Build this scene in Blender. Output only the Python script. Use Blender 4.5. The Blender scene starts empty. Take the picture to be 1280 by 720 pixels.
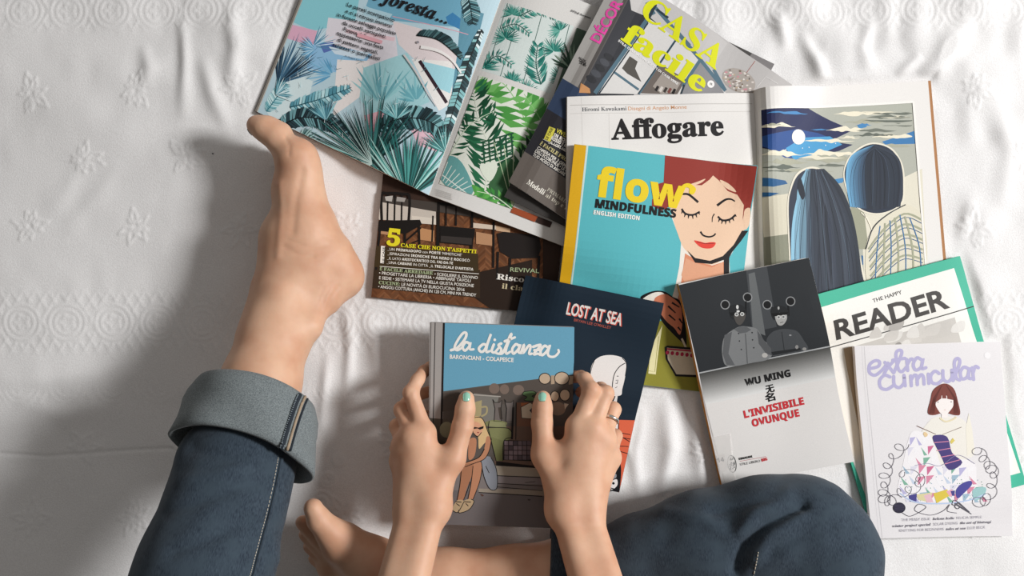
import bpy, math, random
import numpy as np
from mathutils import Vector, Matrix
from mathutils.geometry import tessellate_polygon
from mathutils.bvhtree import BVHTree

# ------------------------------------------------------------------ camera, light, exposure
SC = bpy.context.scene
COL = SC.collection
HC = 1.05                                   # camera height above the bed, metres
cam = bpy.data.cameras.new('camera')
cam.sensor_width = 36.0
cam.lens = 36.0 * HC / 1.28                 # 1 photo pixel = 1 mm on the bed
cam.clip_start = 0.01
camo = bpy.data.objects.new('camera', cam)
camo.location = (0, 0, HC)
COL.objects.link(camo)
SC.camera = camo
SC.view_settings.view_transform = 'Standard'
SC.view_settings.look = 'None'
SC.view_settings.exposure = -0.22
SC.view_settings.gamma = 1.0
SC.view_settings.use_curve_mapping = False
SC.cycles.use_denoising = True

world = bpy.data.worlds.new('room_light')
SC.world = world
world.use_nodes = True
bg = world.node_tree.nodes['Background']
bg.inputs[1].default_value = 0.315
# daylight bounced around the room: brighter from the window side, warm and dim from behind the reader
_n = world.node_tree.nodes
_tc = _n.new('ShaderNodeTexCoord')
_dot = _n.new('ShaderNodeVectorMath')
_dot.operation = 'DOT_PRODUCT'
_dot.inputs[1].default_value = (0.62, 0.62, 0.48)
_mr = _n.new('ShaderNodeMapRange')
_mr.inputs['From Min'].default_value = -0.6
_mr.inputs['From Max'].default_value = 0.95
_rp = _n.new('ShaderNodeValToRGB')
_rp.color_ramp.elements[0].color = (0.20, 0.165, 0.135, 1)
_rp.color_ramp.elements[1].color = (1.22, 1.19, 1.16, 1)
world.node_tree.links.new(_tc.outputs['Generated'], _dot.inputs[0])
world.node_tree.links.new(_dot.outputs['Value'], _mr.inputs['Value'])
world.node_tree.links.new(_mr.outputs['Result'], _rp.inputs['Fac'])
world.node_tree.links.new(_rp.outputs['Color'], bg.inputs[0])

def window_light(name, loc, target, size, size_y, watts, colour):
    l = bpy.data.lights.new(name, 'AREA')
    l.shape = 'RECTANGLE'
    l.size = size
    l.size_y = size_y
    l.energy = watts
    l.color = colour
    o = bpy.data.objects.new(name, l)
    o.location = loc
    d = Vector(target) - Vector(loc)
    o.rotation_euler = d.to_track_quat('-Z', 'Y').to_euler()
    COL.objects.link(o)
window_light('window_light', (2.95, 0.50, 2.20), (0, 0, 0), 0.70, 0.70, 176, (1.0, 0.995, 0.995))

# ------------------------------------------------------------------ helpers
def lin(c):
    return c / 12.92 if c <= 0.04045 else ((c + 0.055) / 1.055) ** 2.4

def rgb(h):
    h = h.lstrip('#')
    return tuple(lin(int(h[i:i + 2], 16) / 255) for i in (0, 2, 4)) + (1,)

MATS = {}
def M(hexc, rough=0.55, spec=0.18):
    """plain printed or painted colour with a faint paper grain"""
    key = (hexc, rough, spec)
    if key in MATS:
        return MATS[key]
    m = bpy.data.materials.new('ink_' + hexc.lstrip('#'))
    m.use_nodes = True
    nt = m.node_tree
    b = nt.nodes['Principled BSDF']
    b.inputs['Roughness'].default_value = rough
    b.inputs['Specular IOR Level'].default_value = spec
    c = rgb(hexc)
    tc = nt.nodes.new('ShaderNodeTexCoord')
    n = nt.nodes.new('ShaderNodeTexNoise')
    n.inputs['Scale'].default_value = 900
    n.inputs['Detail'].default_value = 1
    nt.links.new(tc.outputs['Object'], n.inputs['Vector'])
    mx = nt.nodes.new('ShaderNodeMix')
    mx.data_type = 'RGBA'
    mx.inputs['A'].default_value = tuple(x * 0.93 for x in c[:3]) + (1,)
    mx.inputs['B'].default_value = tuple(min(1, x * 1.07) for x in c[:3]) + (1,)
    nt.links.new(n.outputs['Fac'], mx.inputs['Factor'])
    nt.links.new(mx.outputs['Result'], b.inputs['Base Color'])
    MATS[key] = m
    return m

def fabric(name, c1, c2, scale, bump, rough=0.9, dist=0.0006, stretch=None, c3=None, sheen=0.0):
    m = bpy.data.materials.new(name)
    m.use_nodes = True
    nt = m.node_tree
    b = nt.nodes['Principled BSDF']
    b.inputs['Roughness'].default_value = rough
    b.inputs['Specular IOR Level'].default_value = 0.15
    b.inputs['Sheen Weight'].default_value = sheen
    tc = nt.nodes.new('ShaderNodeTexCoord')
    mp = nt.nodes.new('ShaderNodeMapping')
    if stretch:
        mp.inputs['Scale'].default_value = stretch
    nt.links.new(tc.outputs['Object'], mp.inputs['Vector'])
    n = nt.nodes.new('ShaderNodeTexNoise')
    n.inputs['Scale'].default_value = scale
    n.inputs['Detail'].default_value = 3
    nt.links.new(mp.outputs['Vector'], n.inputs['Vector'])
    n2 = nt.nodes.new('ShaderNodeTexNoise')
    n2.inputs['Scale'].default_value = scale * 0.03
    n2.inputs['Detail'].default_value = 3
    nt.links.new(tc.outputs['Object'], n2.inputs['Vector'])
    r = nt.nodes.new('ShaderNodeValToRGB')
    r.color_ramp.elements[0].position = 0.3
    r.color_ramp.elements[1].position = 0.7
    r.color_ramp.elements[0].color = rgb(c1)
    r.color_ramp.elements[1].color = rgb(c2)
    nt.links.new(n.outputs['Fac'], r.inputs['Fac'])
    out = r.outputs['Color']
    if c3:
        mx = nt.nodes.new('ShaderNodeMix')
        mx.data_type = 'RGBA'
        r2 = nt.nodes.new('ShaderNodeValToRGB')
        r2.color_ramp.elements[0].position = 0.42
        r2.color_ramp.elements[1].position = 0.68
        nt.links.new(n2.outputs['Fac'], r2.inputs['Fac'])
        nt.links.new(r2.outputs['Color'], mx.inputs['Factor'])
        nt.links.new(out, mx.inputs['A'])
        mx.inputs['B'].default_value = rgb(c3)
        out = mx.outputs['Result']
    nt.links.new(out, b.inputs['Base Color'])
    if bump:
        bp = nt.nodes.new('ShaderNodeBump')
        bp.inputs['Strength'].default_value = bump
        bp.inputs['Distance'].default_value = dist
        nt.links.new(n.outputs['Fac'], bp.inputs['Height'])
        nt.links.new(bp.outputs['Normal'], b.inputs['Normal'])
    return m

def pages_mat(name, c1, c2):
    m = bpy.data.materials.new(name)
    m.use_nodes = True
    nt = m.node_tree
    b = nt.nodes['Principled BSDF']
    b.inputs['Roughness'].default_value = 0.8
    tc = nt.nodes.new('ShaderNodeTexCoord')
    w = nt.nodes.new('ShaderNodeTexWave')
    w.bands_direction = 'Z'
    w.inputs['Scale'].default_value = 900
    w.inputs['Distortion'].default_value = 1.5
    nt.links.new(tc.outputs['Object'], w.inputs['Vector'])
    r = nt.nodes.new('ShaderNodeValToRGB')
    r.color_ramp.elements[0].color = rgb(c1)
    r.color_ramp.elements[1].color = rgb(c2)
    nt.links.new(w.outputs['Fac'], r.inputs['Fac'])
    nt.links.new(r.outputs['Color'], b.inputs['Base Color'])
    return m
PAGES = pages_mat('page_edges', '#cfc8bd', '#efeae2')

def P(px, py, z=0.0):
    k = 0.001 * (HC - z) / HC
    return Vector(((px - 640) * k, (360 - py) * k, z))

def Zm(ox, oy, s):
    return lambda pts: [(ox + x / s, oy + y / s) for x, y in pts]

def tag(o, label=None, cat=None, group=None, kind=None):
    if label: o['label'] = label
    if cat: o['category'] = cat
    if group: o['group'] = group
    if kind: o['kind'] = kind
    return o

def empty(name, loc):
    o = bpy.data.objects.new(name, None)
    o.empty_display_size = 0.02
    o.location = loc
    COL.objects.link(o)
    return o

class MB:
    """collects faces (world coordinates) and links them as one mesh object"""
    def __init__(self):
        self.v, self.f, self.m, self.mats = [], [], [], []
    def mi(self, mat):
        if mat not in self.mats:
            self.mats.append(mat)
        return self.mats.index(mat)
    def face(self, pts, mat):
        n = len(self.v)
        self.v.extend([tuple(p) for p in pts])
        self.f.append(tuple(range(n, n + len(pts))))
        self.m.append(self.mi(mat))
    def mesh(self, verts, faces, mat):
        n = len(self.v)
        self.v.extend([tuple(p) for p in verts])
        k = self.mi(mat)
        for f in faces:
            self.f.append(tuple(i + n for i in f))
            self.m.append(k)
    def build(self, name, parent=None, smooth=False):
        me = bpy.data.meshes.new(name)
        org = Vector((0, 0, 0))
        p = parent
        while p is not None:
            org += p.location
            p = p.parent
        me.from_pydata([(x - org[0], y - org[1], z - org[2]) for x, y, z in self.v], [], self.f)
        for m in self.mats:
            me.materials.append(m)
        me.polygons.foreach_set('material_index', self.m)
        if smooth:
            me.polygons.foreach_set('use_smooth', [True] * len(me.polygons))
        me.update()
        o = bpy.data.objects.new(name, me)
        COL.objects.link(o)
        o.parent = parent
        return o

def homography(src, dst):
    A, b = [], []
    for (x, y), (u, v) in zip(src, dst):
        A.append([x, y, 1, 0, 0, 0, -u * x, -u * y]); b.append(u)
        A.append([0, 0, 0, x, y, 1, -v * x, -v * y]); b.append(v)
    h = np.linalg.solve(np.array(A, float), np.array(b, float))
    return np.append(h, 1).reshape(3, 3)

def hmap(h, x, y):
    d = h[2, 0] * x + h[2, 1] * y + h[2, 2]
    return (h[0, 0] * x + h[0, 1] * y + h[0, 2]) / d, (h[1, 0] * x + h[1, 1] * y + h[1, 2]) / d

UNIT = [(0, 0), (1, 0), (1, 1), (0, 1)]

# ------------------------------------------------------------------ text
def _m(s, up, lo, dig=None, exc=None):
    out = ''
    for ch in s:
        if exc and ch in exc: out += exc[ch]
        elif 'A' <= ch <= 'Z': out += chr(up + ord(ch) - 65)
        elif 'a' <= ch <= 'z': out += chr(lo + ord(ch) - 97)
        elif dig and '0' <= ch <= '9': out += chr(dig + ord(ch) - 48)
        else: out += ch
    return out
def serif(s): return _m(s, 0x1D400, 0x1D41A, 0x1D7CE)
def sans(s): return _m(s, 0x1D5D4, 0x1D5EE, 0x1D7EC)
def script(s): return _m(s, 0x1D4D0, 0x1D4EA)
def ital(s): return _m(s, 0x1D468, 0x1D482)

_T = {}
def text_tris(s, bold, shear=0.0):
    key = (s, bold, shear)
    if key in _T:
        return _T[key]
    c = bpy.data.curves.new('lettering', 'FONT')
    c.body = s
    c.size = 1
    c.offset = bold
    c.shear = shear
    c.resolution_u = 3
    o = bpy.data.objects.new('lettering', c)
    me = o.to_mesh()
    me.calc_loop_triangles()
    vs = [(v.co.x, v.co.y) for v in me.vertices]
    tr = [tuple(vs[i] for i in t.vertices) for t in me.loop_triangles]
    o.to_mesh_clear()
    bpy.data.objects.remove(o)
    bpy.data.curves.remove(c)
    _T[key] = tr
    return tr

def smooth(pts, n=8, closed=False):
    """Catmull-Rom through the points"""
    out = []
    N = len(pts)
    rng = range(N) if closed else range(N - 1)
    for i in rng:
        if closed:
            p0, p1, p2, p3 = pts[i - 1], pts[i], pts[(i + 1) % N], pts[(i + 2) % N]
        else:
            p0, p1, p2, p3 = pts[max(i - 1, 0)], pts[i], pts[i + 1], pts[min(i + 2, N - 1)]
        for k in range(n):
            t = k / n
            out.append(tuple(0.5 * (2 * b + (c - a) * t + (2 * a - 5 * b + 4 * c - d) * t * t + (3 * b - a - 3 * c + d) * t ** 3)
                             for a, b, c, d in zip(p0, p1, p2, p3)))
    if not closed:
        out.append(tuple(pts[-1]))
    return out

# ------------------------------------------------------------------ stacking: a height map of what already lies on the bed
HS = 0.004
HX0, HY0, HNX, HNY = -0.8, -0.5, 400, 250
HM = np.zeros((HNX, HNY))
HGX, HGY = np.meshgrid(HX0 + HS * np.arange(HNX), HY0 + HS * np.arange(HNY), indexing='ij')

def cells_uv(world_xy):
    h = homography(world_xy, UNIT)
    return hmap(h, HGX, HGY)

def _blur(a, k):
    n = int(3 * k)
    g = np.exp(-0.5 * (np.arange(-n, n + 1) / k) ** 2)
    g /= g.sum()
    for ax in (0, 1):
        p = np.pad(a, [(n, n) if i == ax else (0, 0) for i in (0, 1)], mode='edge')
        out = np.zeros_like(a)
        for i, w in enumerate(g):
            out += w * (p[i:i + a.shape[0]] if ax == 0 else p[:, i:i + a.shape[1]])
        a = out
    return a

def drape(quads, R=5, k=3.2):
    """height field a limp magazine takes over what lies under it (R, k in cells: larger is stiffer)"""
    m = np.zeros(HM.shape, bool)
    core = np.zeros(HM.shape, bool)
    for q in quads:
        u, v = cells_uv(q)
        m |= (u > -0.04) & (u < 1.04) & (v > -0.04) & (v < 1.04)
        core |= (u > -0.01) & (u < 1.01) & (v > -0.01) & (v < 1.01)
    D = np.where(m, HM, 0)
    E = D.copy()
    for i in range(-R, R + 1):
        for j in range(-R, R + 1):
            if i * i + j * j <= R * R:
                E = np.maximum(E, np.roll(np.roll(D, i, 0), j, 1))
    B = _blur(E * m, k) / (_blur(m.astype(float), k) + 1e-6)
    B = np.maximum(B, _blur(np.maximum(B, HM * core), 1.5))
    B[~m] = 0
    # carry the field a little beyond the edge
    g = m.astype(float)
    Bx = _blur(B * g, 2) / (_blur(g, 2) + 1e-9)
    B = np.where(m, B, Bx)
    return B + 0.0005 + max(0.0, (HM - B)[core].max())

DZ = 4.5e-5
class Sheet:
    """a rectangle of paper or card measured in the photo, lying on a plane; prof(u) lifts it into a curve"""
    def __init__(self, quad, plane, prof, nu=30, nv=32):
        self.quad, self.plane, self.prof = quad, plane, prof
        self.h = homography(quad, UNIT)
        self.curved = not isinstance(plane, tuple)
        w = []
        for (px, py), (u, v) in zip(quad, UNIT):
            z = 0.0
            for _ in range(6):
                p = P(px, py, z)
                z = self.ground(p.x, p.y) + prof(u)
            w.append((p.x, p.y))
        self.w = w
        self.tris, self.layer, self.maxl, self.sub, self.seg = [], 1, 1, 0, 0
        self.nu, self.nv = (nu, nv) if self.curved else (1, 1)
        self.G = None
    def ground(self, x, y):
        if isinstance(self.plane, tuple):
            return self.plane[0] * x + self.plane[1] * y + self.plane[2]
        fx = min(max((x - HX0) / HS, 0), HNX - 1.001)
        fy = min(max((y - HY0) / HS, 0), HNY - 1.001)
        i, j = int(fx), int(fy)
        fx -= i
        fy -= j
        B = self.plane
        return (B[i, j] * (1 - fx) + B[i + 1, j] * fx) * (1 - fy) + (B[i, j + 1] * (1 - fx) + B[i + 1, j + 1] * fx) * fy
    def base(self, u, v):
        a, b, c, d = self.w
        x = (a[0] * (1 - u) + b[0] * u) * (1 - v) + (d[0] * (1 - u) + c[0] * u) * v
        y = (a[1] * (1 - u) + b[1] * u) * (1 - v) + (d[1] * (1 - u) + c[1] * u) * v
        return x, y, self.ground(x, y)
    def surf(self, U, V, dz):
        """top surface as the cover mesh has it (same triangles), U and V in grid cells"""
        nu, nv = self.nu, self.nv
        if self.G is None:
            self.G = [[self.at(i / nu, j / nv) for j in range(nv + 1)] for i in range(nu + 1)]
        return U, V, dz
    def lift(self, poly, dz):
        """lay a convex polygon (grid coordinates, inside one triangle of the cover) on the surface"""
        cu = sum(p[0] for p in poly) / len(poly)
        cv = sum(p[1] for p in poly) / len(poly)
        i, j = min(max(int(cu), 0), self.nu - 1), min(max(int(cv), 0), self.nv - 1)
        G = self.G
        low = (cu - i) + (cv - j) <= 1
        a, b, c, d = G[i][j], G[i + 1][j], G[i][j + 1], G[i + 1][j + 1]
        out = []
        for U, V in poly:
            f, g = U - i, V - j
            if low:
                k = 1 - f - g
                out.append((a[0] * k + b[0] * f + c[0] * g, a[1] * k + b[1] * f + c[1] * g, a[2] * k + b[2] * f + c[2] * g + dz))
            else:
                f, g = 1 - f, 1 - g
                k = 1 - f - g
                out.append((d[0] * k + c[0] * f + b[0] * g, d[1] * k + c[1] * f + b[1] * g, d[2] * k + c[2] * f + b[2] * g + dz))
        return out
    def at(self, u, v, dz=0.0):
        x, y, z = self.base(u, v)
        return (x, y, z + self.prof(min(max(u, 0), 1)) + dz)
    def stamp(self):
        u, v = cells_uv(self.w)
        e = 0.012
        ins = (u > -e) & (u < 1 + e) & (v > -e) & (v < 1 + e)
        uu = np.clip(u[ins], 0, 1)
        pr = np.array([max(self.prof(min(1, max(0, t + d))) for d in (-.03, 0, .03)) for t in uu])
        z = np.array([self.ground(x, y) for x, y in zip(HGX[ins], HGY[ins])]) + pr + self.maxl * DZ + 0.0003
        HM[ins] = np.maximum(HM[ins], z)
    # ---- drawing, in photo pixels
    def up(self, n=1):
        self.layer += n
        self.sub = 0
        self.maxl = max(self.maxl, self.layer)
    def step(self):
        """every stroke lies a hair above the one before"""
        self.sub += 1
        self.seg = 0
        if self.sub > 42:
            self.up()
    def tri(self, t, mat):
        uv = [hmap(self.h, x, y) for x, y in t]
        lo = 0.0005
        if min(min(p) for p in uv) < lo or max(max(p) for p in uv) > 1 - lo:
            for ax, s, lim in ((0, 1, lo), (0, -1, lo - 1), (1, 1, lo), (1, -1, lo - 1)):
                out = []
                for i in range(len(uv)):
                    a, b = uv[i - 1], uv[i]
                    da, db = s * a[ax] - lim, s * b[ax] - lim
                    if (da >= 0) != (db >= 0):
                        k = da / (da - db)
                        out.append((a[0] + (b[0] - a[0]) * k, a[1] + (b[1] - a[1]) * k))
                    if db >= 0:
                        out.append(b)
                uv = out
                if len(uv) < 3:
                    return
        self.tris.append((uv, mat, self.layer + self.sub * 0.022 + self.seg * 0.0033))
    def poly(self, pts, col):
        mat = M(col) if isinstance(col, str) else col
        self.step()
        for t in tessellate_polygon([[Vector((x, y, 0)) for x, y in pts]]):
            self.tri([pts[i] for i in t], mat)
    def spl(self, pts, col, n=6):
        self.poly(smooth(pts, n, True), col)
    def ell(self, cx, cy, rx, ry, col, rot=0, n=20):
        c, s = math.cos(math.radians(rot)), math.sin(math.radians(rot))
        self.poly([(cx + rx * math.cos(a) * c - ry * math.sin(a) * s, cy + rx * math.cos(a) * s + ry * math.sin(a) * c)
                   for a in (2 * math.pi * k / n for k in range(n))], col)
    def line(self, pts, w, col, w2=None, n=0, closed=False):
        mat = M(col) if isinstance(col, str) else col
        self.step()
        if n:
            pts = smooth(pts, n, closed)
        if closed:
            pts = list(pts) + [pts[0]]
        w2 = w if w2 is None else w2
        N = len(pts)
        L, R = [], []
        for i in range(N):
            a, b = pts[max(i - 1, 0)], pts[min(i + 1, N - 1)]
            dx, dy = b[0] - a[0], b[1] - a[1]
            l = math.hypot(dx, dy) or 1
            k = (w + (w2 - w) * i / max(N - 1, 1)) / 2
            L.append((pts[i][0] - dy / l * k, pts[i][1] + dx / l * k))
            R.append((pts[i][0] + dy / l * k, pts[i][1] - dx / l * k))
        for i in range(N - 1):
            self.seg = i
            self.tri([L[i], L[i + 1], R[i + 1]], mat)
            self.tri([L[i], R[i + 1], R[i]], mat)
        self.seg = 0
    def text(self, s, p0, p1, h, col, bold=0.0, cap=0.70, shear=0.0):
        mat = M(col) if isinstance(col, str) else col
        tr = text_tris(s, bold, shear)
        self.step()
        if not tr:
            return
        x0 = min(p[0] for t in tr for p in t)
        x1 = max(p[0] for t in tr for p in t)
        dx, dy = p1[0] - p0[0], p1[1] - p0[1]
        l = math.hypot(dx, dy)
        nx, ny = dy / l, -dx / l
        for t in tr:
            q = []
            for x, y in t:
                k = (x - x0) / (x1 - x0)
                q.append((p0[0] + dx * k + nx * y / cap * h, p0[1] + dy * k + ny * y / cap * h))
            self.tri(q, mat)
    # ---- into a mesh
    def emit(self, mb):
        self.surf(0, 0, 0)
        nu, nv = self.nu, self.nv
        for uv, mat, ly in self.tris:
            polys = [[(p[0] * nu, p[1] * nv) for p in uv]]
            if self.curved:
                for A, B in ((1, 0), (0, 1), (1, 1)):
                    nxt = []
                    for q in polys:
                        f = [A * p[0] + B * p[1] for p in q]
                        lo, hi = math.floor(min(f) + 1e-9), math.ceil(max(f) - 1e-9)
                        if hi - lo <= 1:
                            nxt.append(q)
                            continue
                        rest, rf = q, f
                        for k in range(lo + 1, hi + 1):
                            lowp, hip, lf, hf = [], [], [], []
                            for n in range(len(rest)):
                                p0, p1, d0, d1 = rest[n - 1], rest[n], rf[n - 1] - k, rf[n] - k
                                if (d0 < 0) != (d1 < 0):
                                    t = d0 / (d0 - d1)
                                    x = (p0[0] + (p1[0] - p0[0]) * t, p0[1] + (p1[1] - p0[1]) * t)
                                    lowp.append(x); hip.append(x); lf.append(k); hf.append(k)
                                if d1 < 0:
                                    lowp.append(p1); lf.append(rf[n])
                                else:
                                    hip.append(p1); hf.append(rf[n])
                            if len(lowp) >= 3:
                                nxt.append(lowp)
                            rest, rf = hip, hf
                            if len(rest) < 3:
                                break
                        if len(rest) >= 3:
                            nxt.append(rest)
                    polys = nxt
            for q in polys:
                ar = sum(q[i - 1][0] * q[i][1] - q[i][0] * q[i - 1][1] for i in range(len(q)))
                if abs(ar) < 1e-7:
                    continue
                if ar > 0:
                    q = q[::-1]
                mb.face(self.lift(q, ly * DZ), mat)

def slab(mb, sh, u0, u1, v0, v1, top, bot, mat, nu=1, nv=1):
    """closed slab over part of a sheet; top(u), bot(u) are heights above the ground it lies on"""
    V, F = [], []
    for f in (top, bot):
        for i in range(nu + 1):
            u = u0 + (u1 - u0) * i / nu
            for j in range(nv + 1):
                x, y, z = sh.base(u, v0 + (v1 - v0) * j / nv)
                V.append((x, y, z + f(u)))
    n = (nu + 1) * (nv + 1)
    I = lambda i, j: i * (nv + 1) + j
    for i in range(nu):
        for j in range(nv):
            for q in ((I(i, j), I(i, j + 1), I(i + 1, j)), (I(i + 1, j), I(i, j + 1), I(i + 1, j + 1))):
                F.append(q)
                F.append(tuple(k + n for k in reversed(q)))
    loop = [I(i, 0) for i in range(nu)] + [I(nu, j) for j in range(nv)] + [I(i, nv) for i in range(nu, 0, -1)] + [I(0, j) for j in range(nv, 0, -1)]
    for k in range(len(loop)):
        a, b = loop[k], loop[(k + 1) % len(loop)]
        F.append((a, b, b + n, a + n))
    mb.mesh(V, F, mat)

class Book:
    """closed magazine or paperback: cover (front, spine, back in one piece, print included) and page block"""
    def __init__(self, name, label, cat, quad, thick, base, spine=None, pages=PAGES, prof=None, plane=None, back=None, inset=1.2, stiff=(5, 3.2)):
        self.name, self.label, self.cat, self.thick = name, label, cat, thick
        self.spine, self.pages, self.back, self.inset = spine or base, pages, back or base, inset
        pf = (lambda u: thick + prof(u)) if prof else (lambda u: thick)
        self.bump = prof
        if plane is None:
            plane = (0, 0, 0)
            for _ in range(3):
                s = Sheet(quad, plane, pf)
                plane = drape([s.w], *stiff)
        self.A = Sheet(quad, plane, pf)
        self.basecol = base
    def finish(self):
        A, t = self.A, self.thick
        c = [A.base(u, v) for u, v in UNIT]
        loc = (sum(p[0] for p in c) / 4, sum(p[1] for p in c) / 4, sum(p[2] for p in c) / 4)
        root = empty(self.name, loc)
        tag(root, self.label, self.cat)
        nu, nv = A.nu, A.nv
        ct = 0.0004
        wu = math.dist(A.w[0], A.w[1])
        wv = math.dist(A.w[0], A.w[3])
        iu, iv = self.inset * 0.001 / wu, self.inset * 0.001 / wv
        mb = MB()
        slab(mb, A, 0, 1, 0, 1, A.prof, lambda u: A.prof(u) - ct, M(self.basecol), nu, nv)
        slab(mb, A, 0, 1, 0, 1, lambda u: ct, lambda u: 0.0, M(self.back), nu, nv)
        slab(mb, A, 0, 0.0006 / wu, 0, 1, lambda u: A.prof(u) - ct, lambda u: ct, M(self.spine), 1, nv)
        A.emit(mb)
        mb.build('cover', root)
        pb = MB()
        slab(pb, A, 0.0007 / wu, 1 - iu, iv, 1 - iv, lambda u: A.prof(u) - ct, lambda u: ct, self.pages, nu, nv)
        pb.build('page_block', root)
        A.stamp()
        self.root = root
        return root

class OpenBook:
    """open magazine: a cover underneath, two page blocks, the two printed pages on top"""
    def __init__(self, name, label, cat, ql, qr, pl, pr, cover, fan=0.0, ext=(0.0, 0.0)):
        self.name, self.label, self.cat, self.cover, self.fan, self.ext = name, label, cat, cover, fan, ext
        plane = (0, 0, 0)
        for _ in range(3):
            L, R = Sheet(ql, plane, pl), Sheet(qr, plane, pr)
            plane = drape([L.w, R.w])
        self.L, self.R = Sheet(ql, plane, pl, 44), Sheet(qr, plane, pr, 44)
    def finish(self, paper='#e9e6e1'):
        c = [self.L.base(0, 0), self.R.base(1, 0), self.R.base(1, 1), self.L.base(0, 1)]
        root = empty(self.name, tuple(sum(p[i] for p in c) / 4 for i in range(3)))
        tag(root, self.label, self.cat)
        mb = MB()
        slab(mb, self.L, -self.ext[0], 1, -0.002, 1.002, lambda u: 0.0006, lambda u: 0.0, M(self.cover), 26, 30)
        slab(mb, self.R, 0, 1 + self.ext[1], -0.002, 1.002, lambda u: 0.0006, lambda u: 0.0, M(self.cover), 26, 30)
        mb.build('cover', root)
        for S, left in ((self.L, True), (self.R, False)):
            e = self.fan
            pb = MB()
            n = 5
            for k in range(n):
                f0, f1 = k / n, (k + 1) / n
                x = e * (1 - f0) if left else -e * (1 - f0)
                u0, u1 = (-x, 1) if left else (0, 1 - x)
                slab(pb, S, u0, u1, 0.0, 1.0,
                     lambda u, f=f1: 0.0006 + (S.prof(min(max(u, 0), 1)) - 0.0009) * f,
                     lambda u, f=f0: 0.0006 + (S.prof(min(max(u, 0), 1)) - 0.0009) * f + 0.0001, PAGES, 36, 30)
            pb.build('page_block', root)
            pg = MB()
            slab(pg, S, 0, 1, 0, 1, S.prof, lambda u: S.prof(u) - 0.00025, M(paper), S.nu, S.nv)
            S.emit(pg)
            pg.build('page', root)
            S.stamp()
        return root
# ------------------------------------------------------------------ where the printed matter lies (photo pixels)
Q = {
    'chairs': [(492, 81), (722, 102), (693, 393), (464, 371.5)],
    'leafL': [(430, -129), (637, -31), (536, 244), (322, 140)],
    'leafR': [(637, -31), (857, 52), (757, 328), (536, 244)],
    'grey': [(768, -18), (968, 80), (830, 344), (630, 246)],
    'casa': [(774, -37), (990, 106), (851, 370), (636, 227)],
    'pageL': [(709, 121), (942, 116), (953, 402), (706, 408)],
    'pageR': [(942, 113), (1160, 101), (1184, 385), (953, 402)],
    'flow': [(718, 180), (947, 207), (913, 494), (687, 468)],
    'sea': [(657, 344), (830, 379), (774, 615.5), (601, 581)],
    'reader': [(1006, 372), (1200, 320), (1283, 605), (1089, 660)],
    'ming': [(848, 355), (1011, 322), (1068, 577), (903, 609)],
    'extra': [(1068, 433), (1250, 427), (1266, 670), (1090, 673)],
    'dist': [(537, 403), (718, 409), (713, 661), (535, 655)],
}

# ------------------------------------------------------------------ value noise
def vnoise(x, y, scale, seed):
    r = np.random.RandomState(seed).rand(64, 64)
    x, y = x / scale + 100, y / scale + 100
    xi, yi = np.floor(x).astype(int), np.floor(y).astype(int)
    fx, fy = x - xi, y - yi
    fx, fy = fx * fx * (3 - 2 * fx), fy * fy * (3 - 2 * fy)
    g = lambda a, b: r[a % 64, b % 64]
    return (g(xi, yi) * (1 - fx) + g(xi + 1, yi) * fx) * (1 - fy) + (g(xi, yi + 1) * (1 - fx) + g(xi + 1, yi + 1) * fx) * fy - 0.5

def seg_dist(X, Y, a, b):
    dx, dy = b[0] - a[0], b[1] - a[1]
    t = np.clip(((X - a[0]) * dx + (Y - a[1]) * dy) / (dx * dx + dy * dy + 1e-12), 0, 1)
    return np.hypot(X - a[0] - t * dx, Y - a[1] - t * dy)

# ------------------------------------------------------------------ floor and bed
def build_floor():
    mb = MB()
    mb.face([(-3, -3, -0.5), (3, -3, -0.5), (3, 3, -0.5), (-3, 3, -0.5)],
            fabric('floor_boards', '#8a6a4c', '#a5835f', 30, 0.2, 0.6, stretch=(1, 12, 1)))
    o = mb.build('floor')
    tag(o, 'wooden floor under the bed', 'floor', kind='structure')
build_floor()

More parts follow.
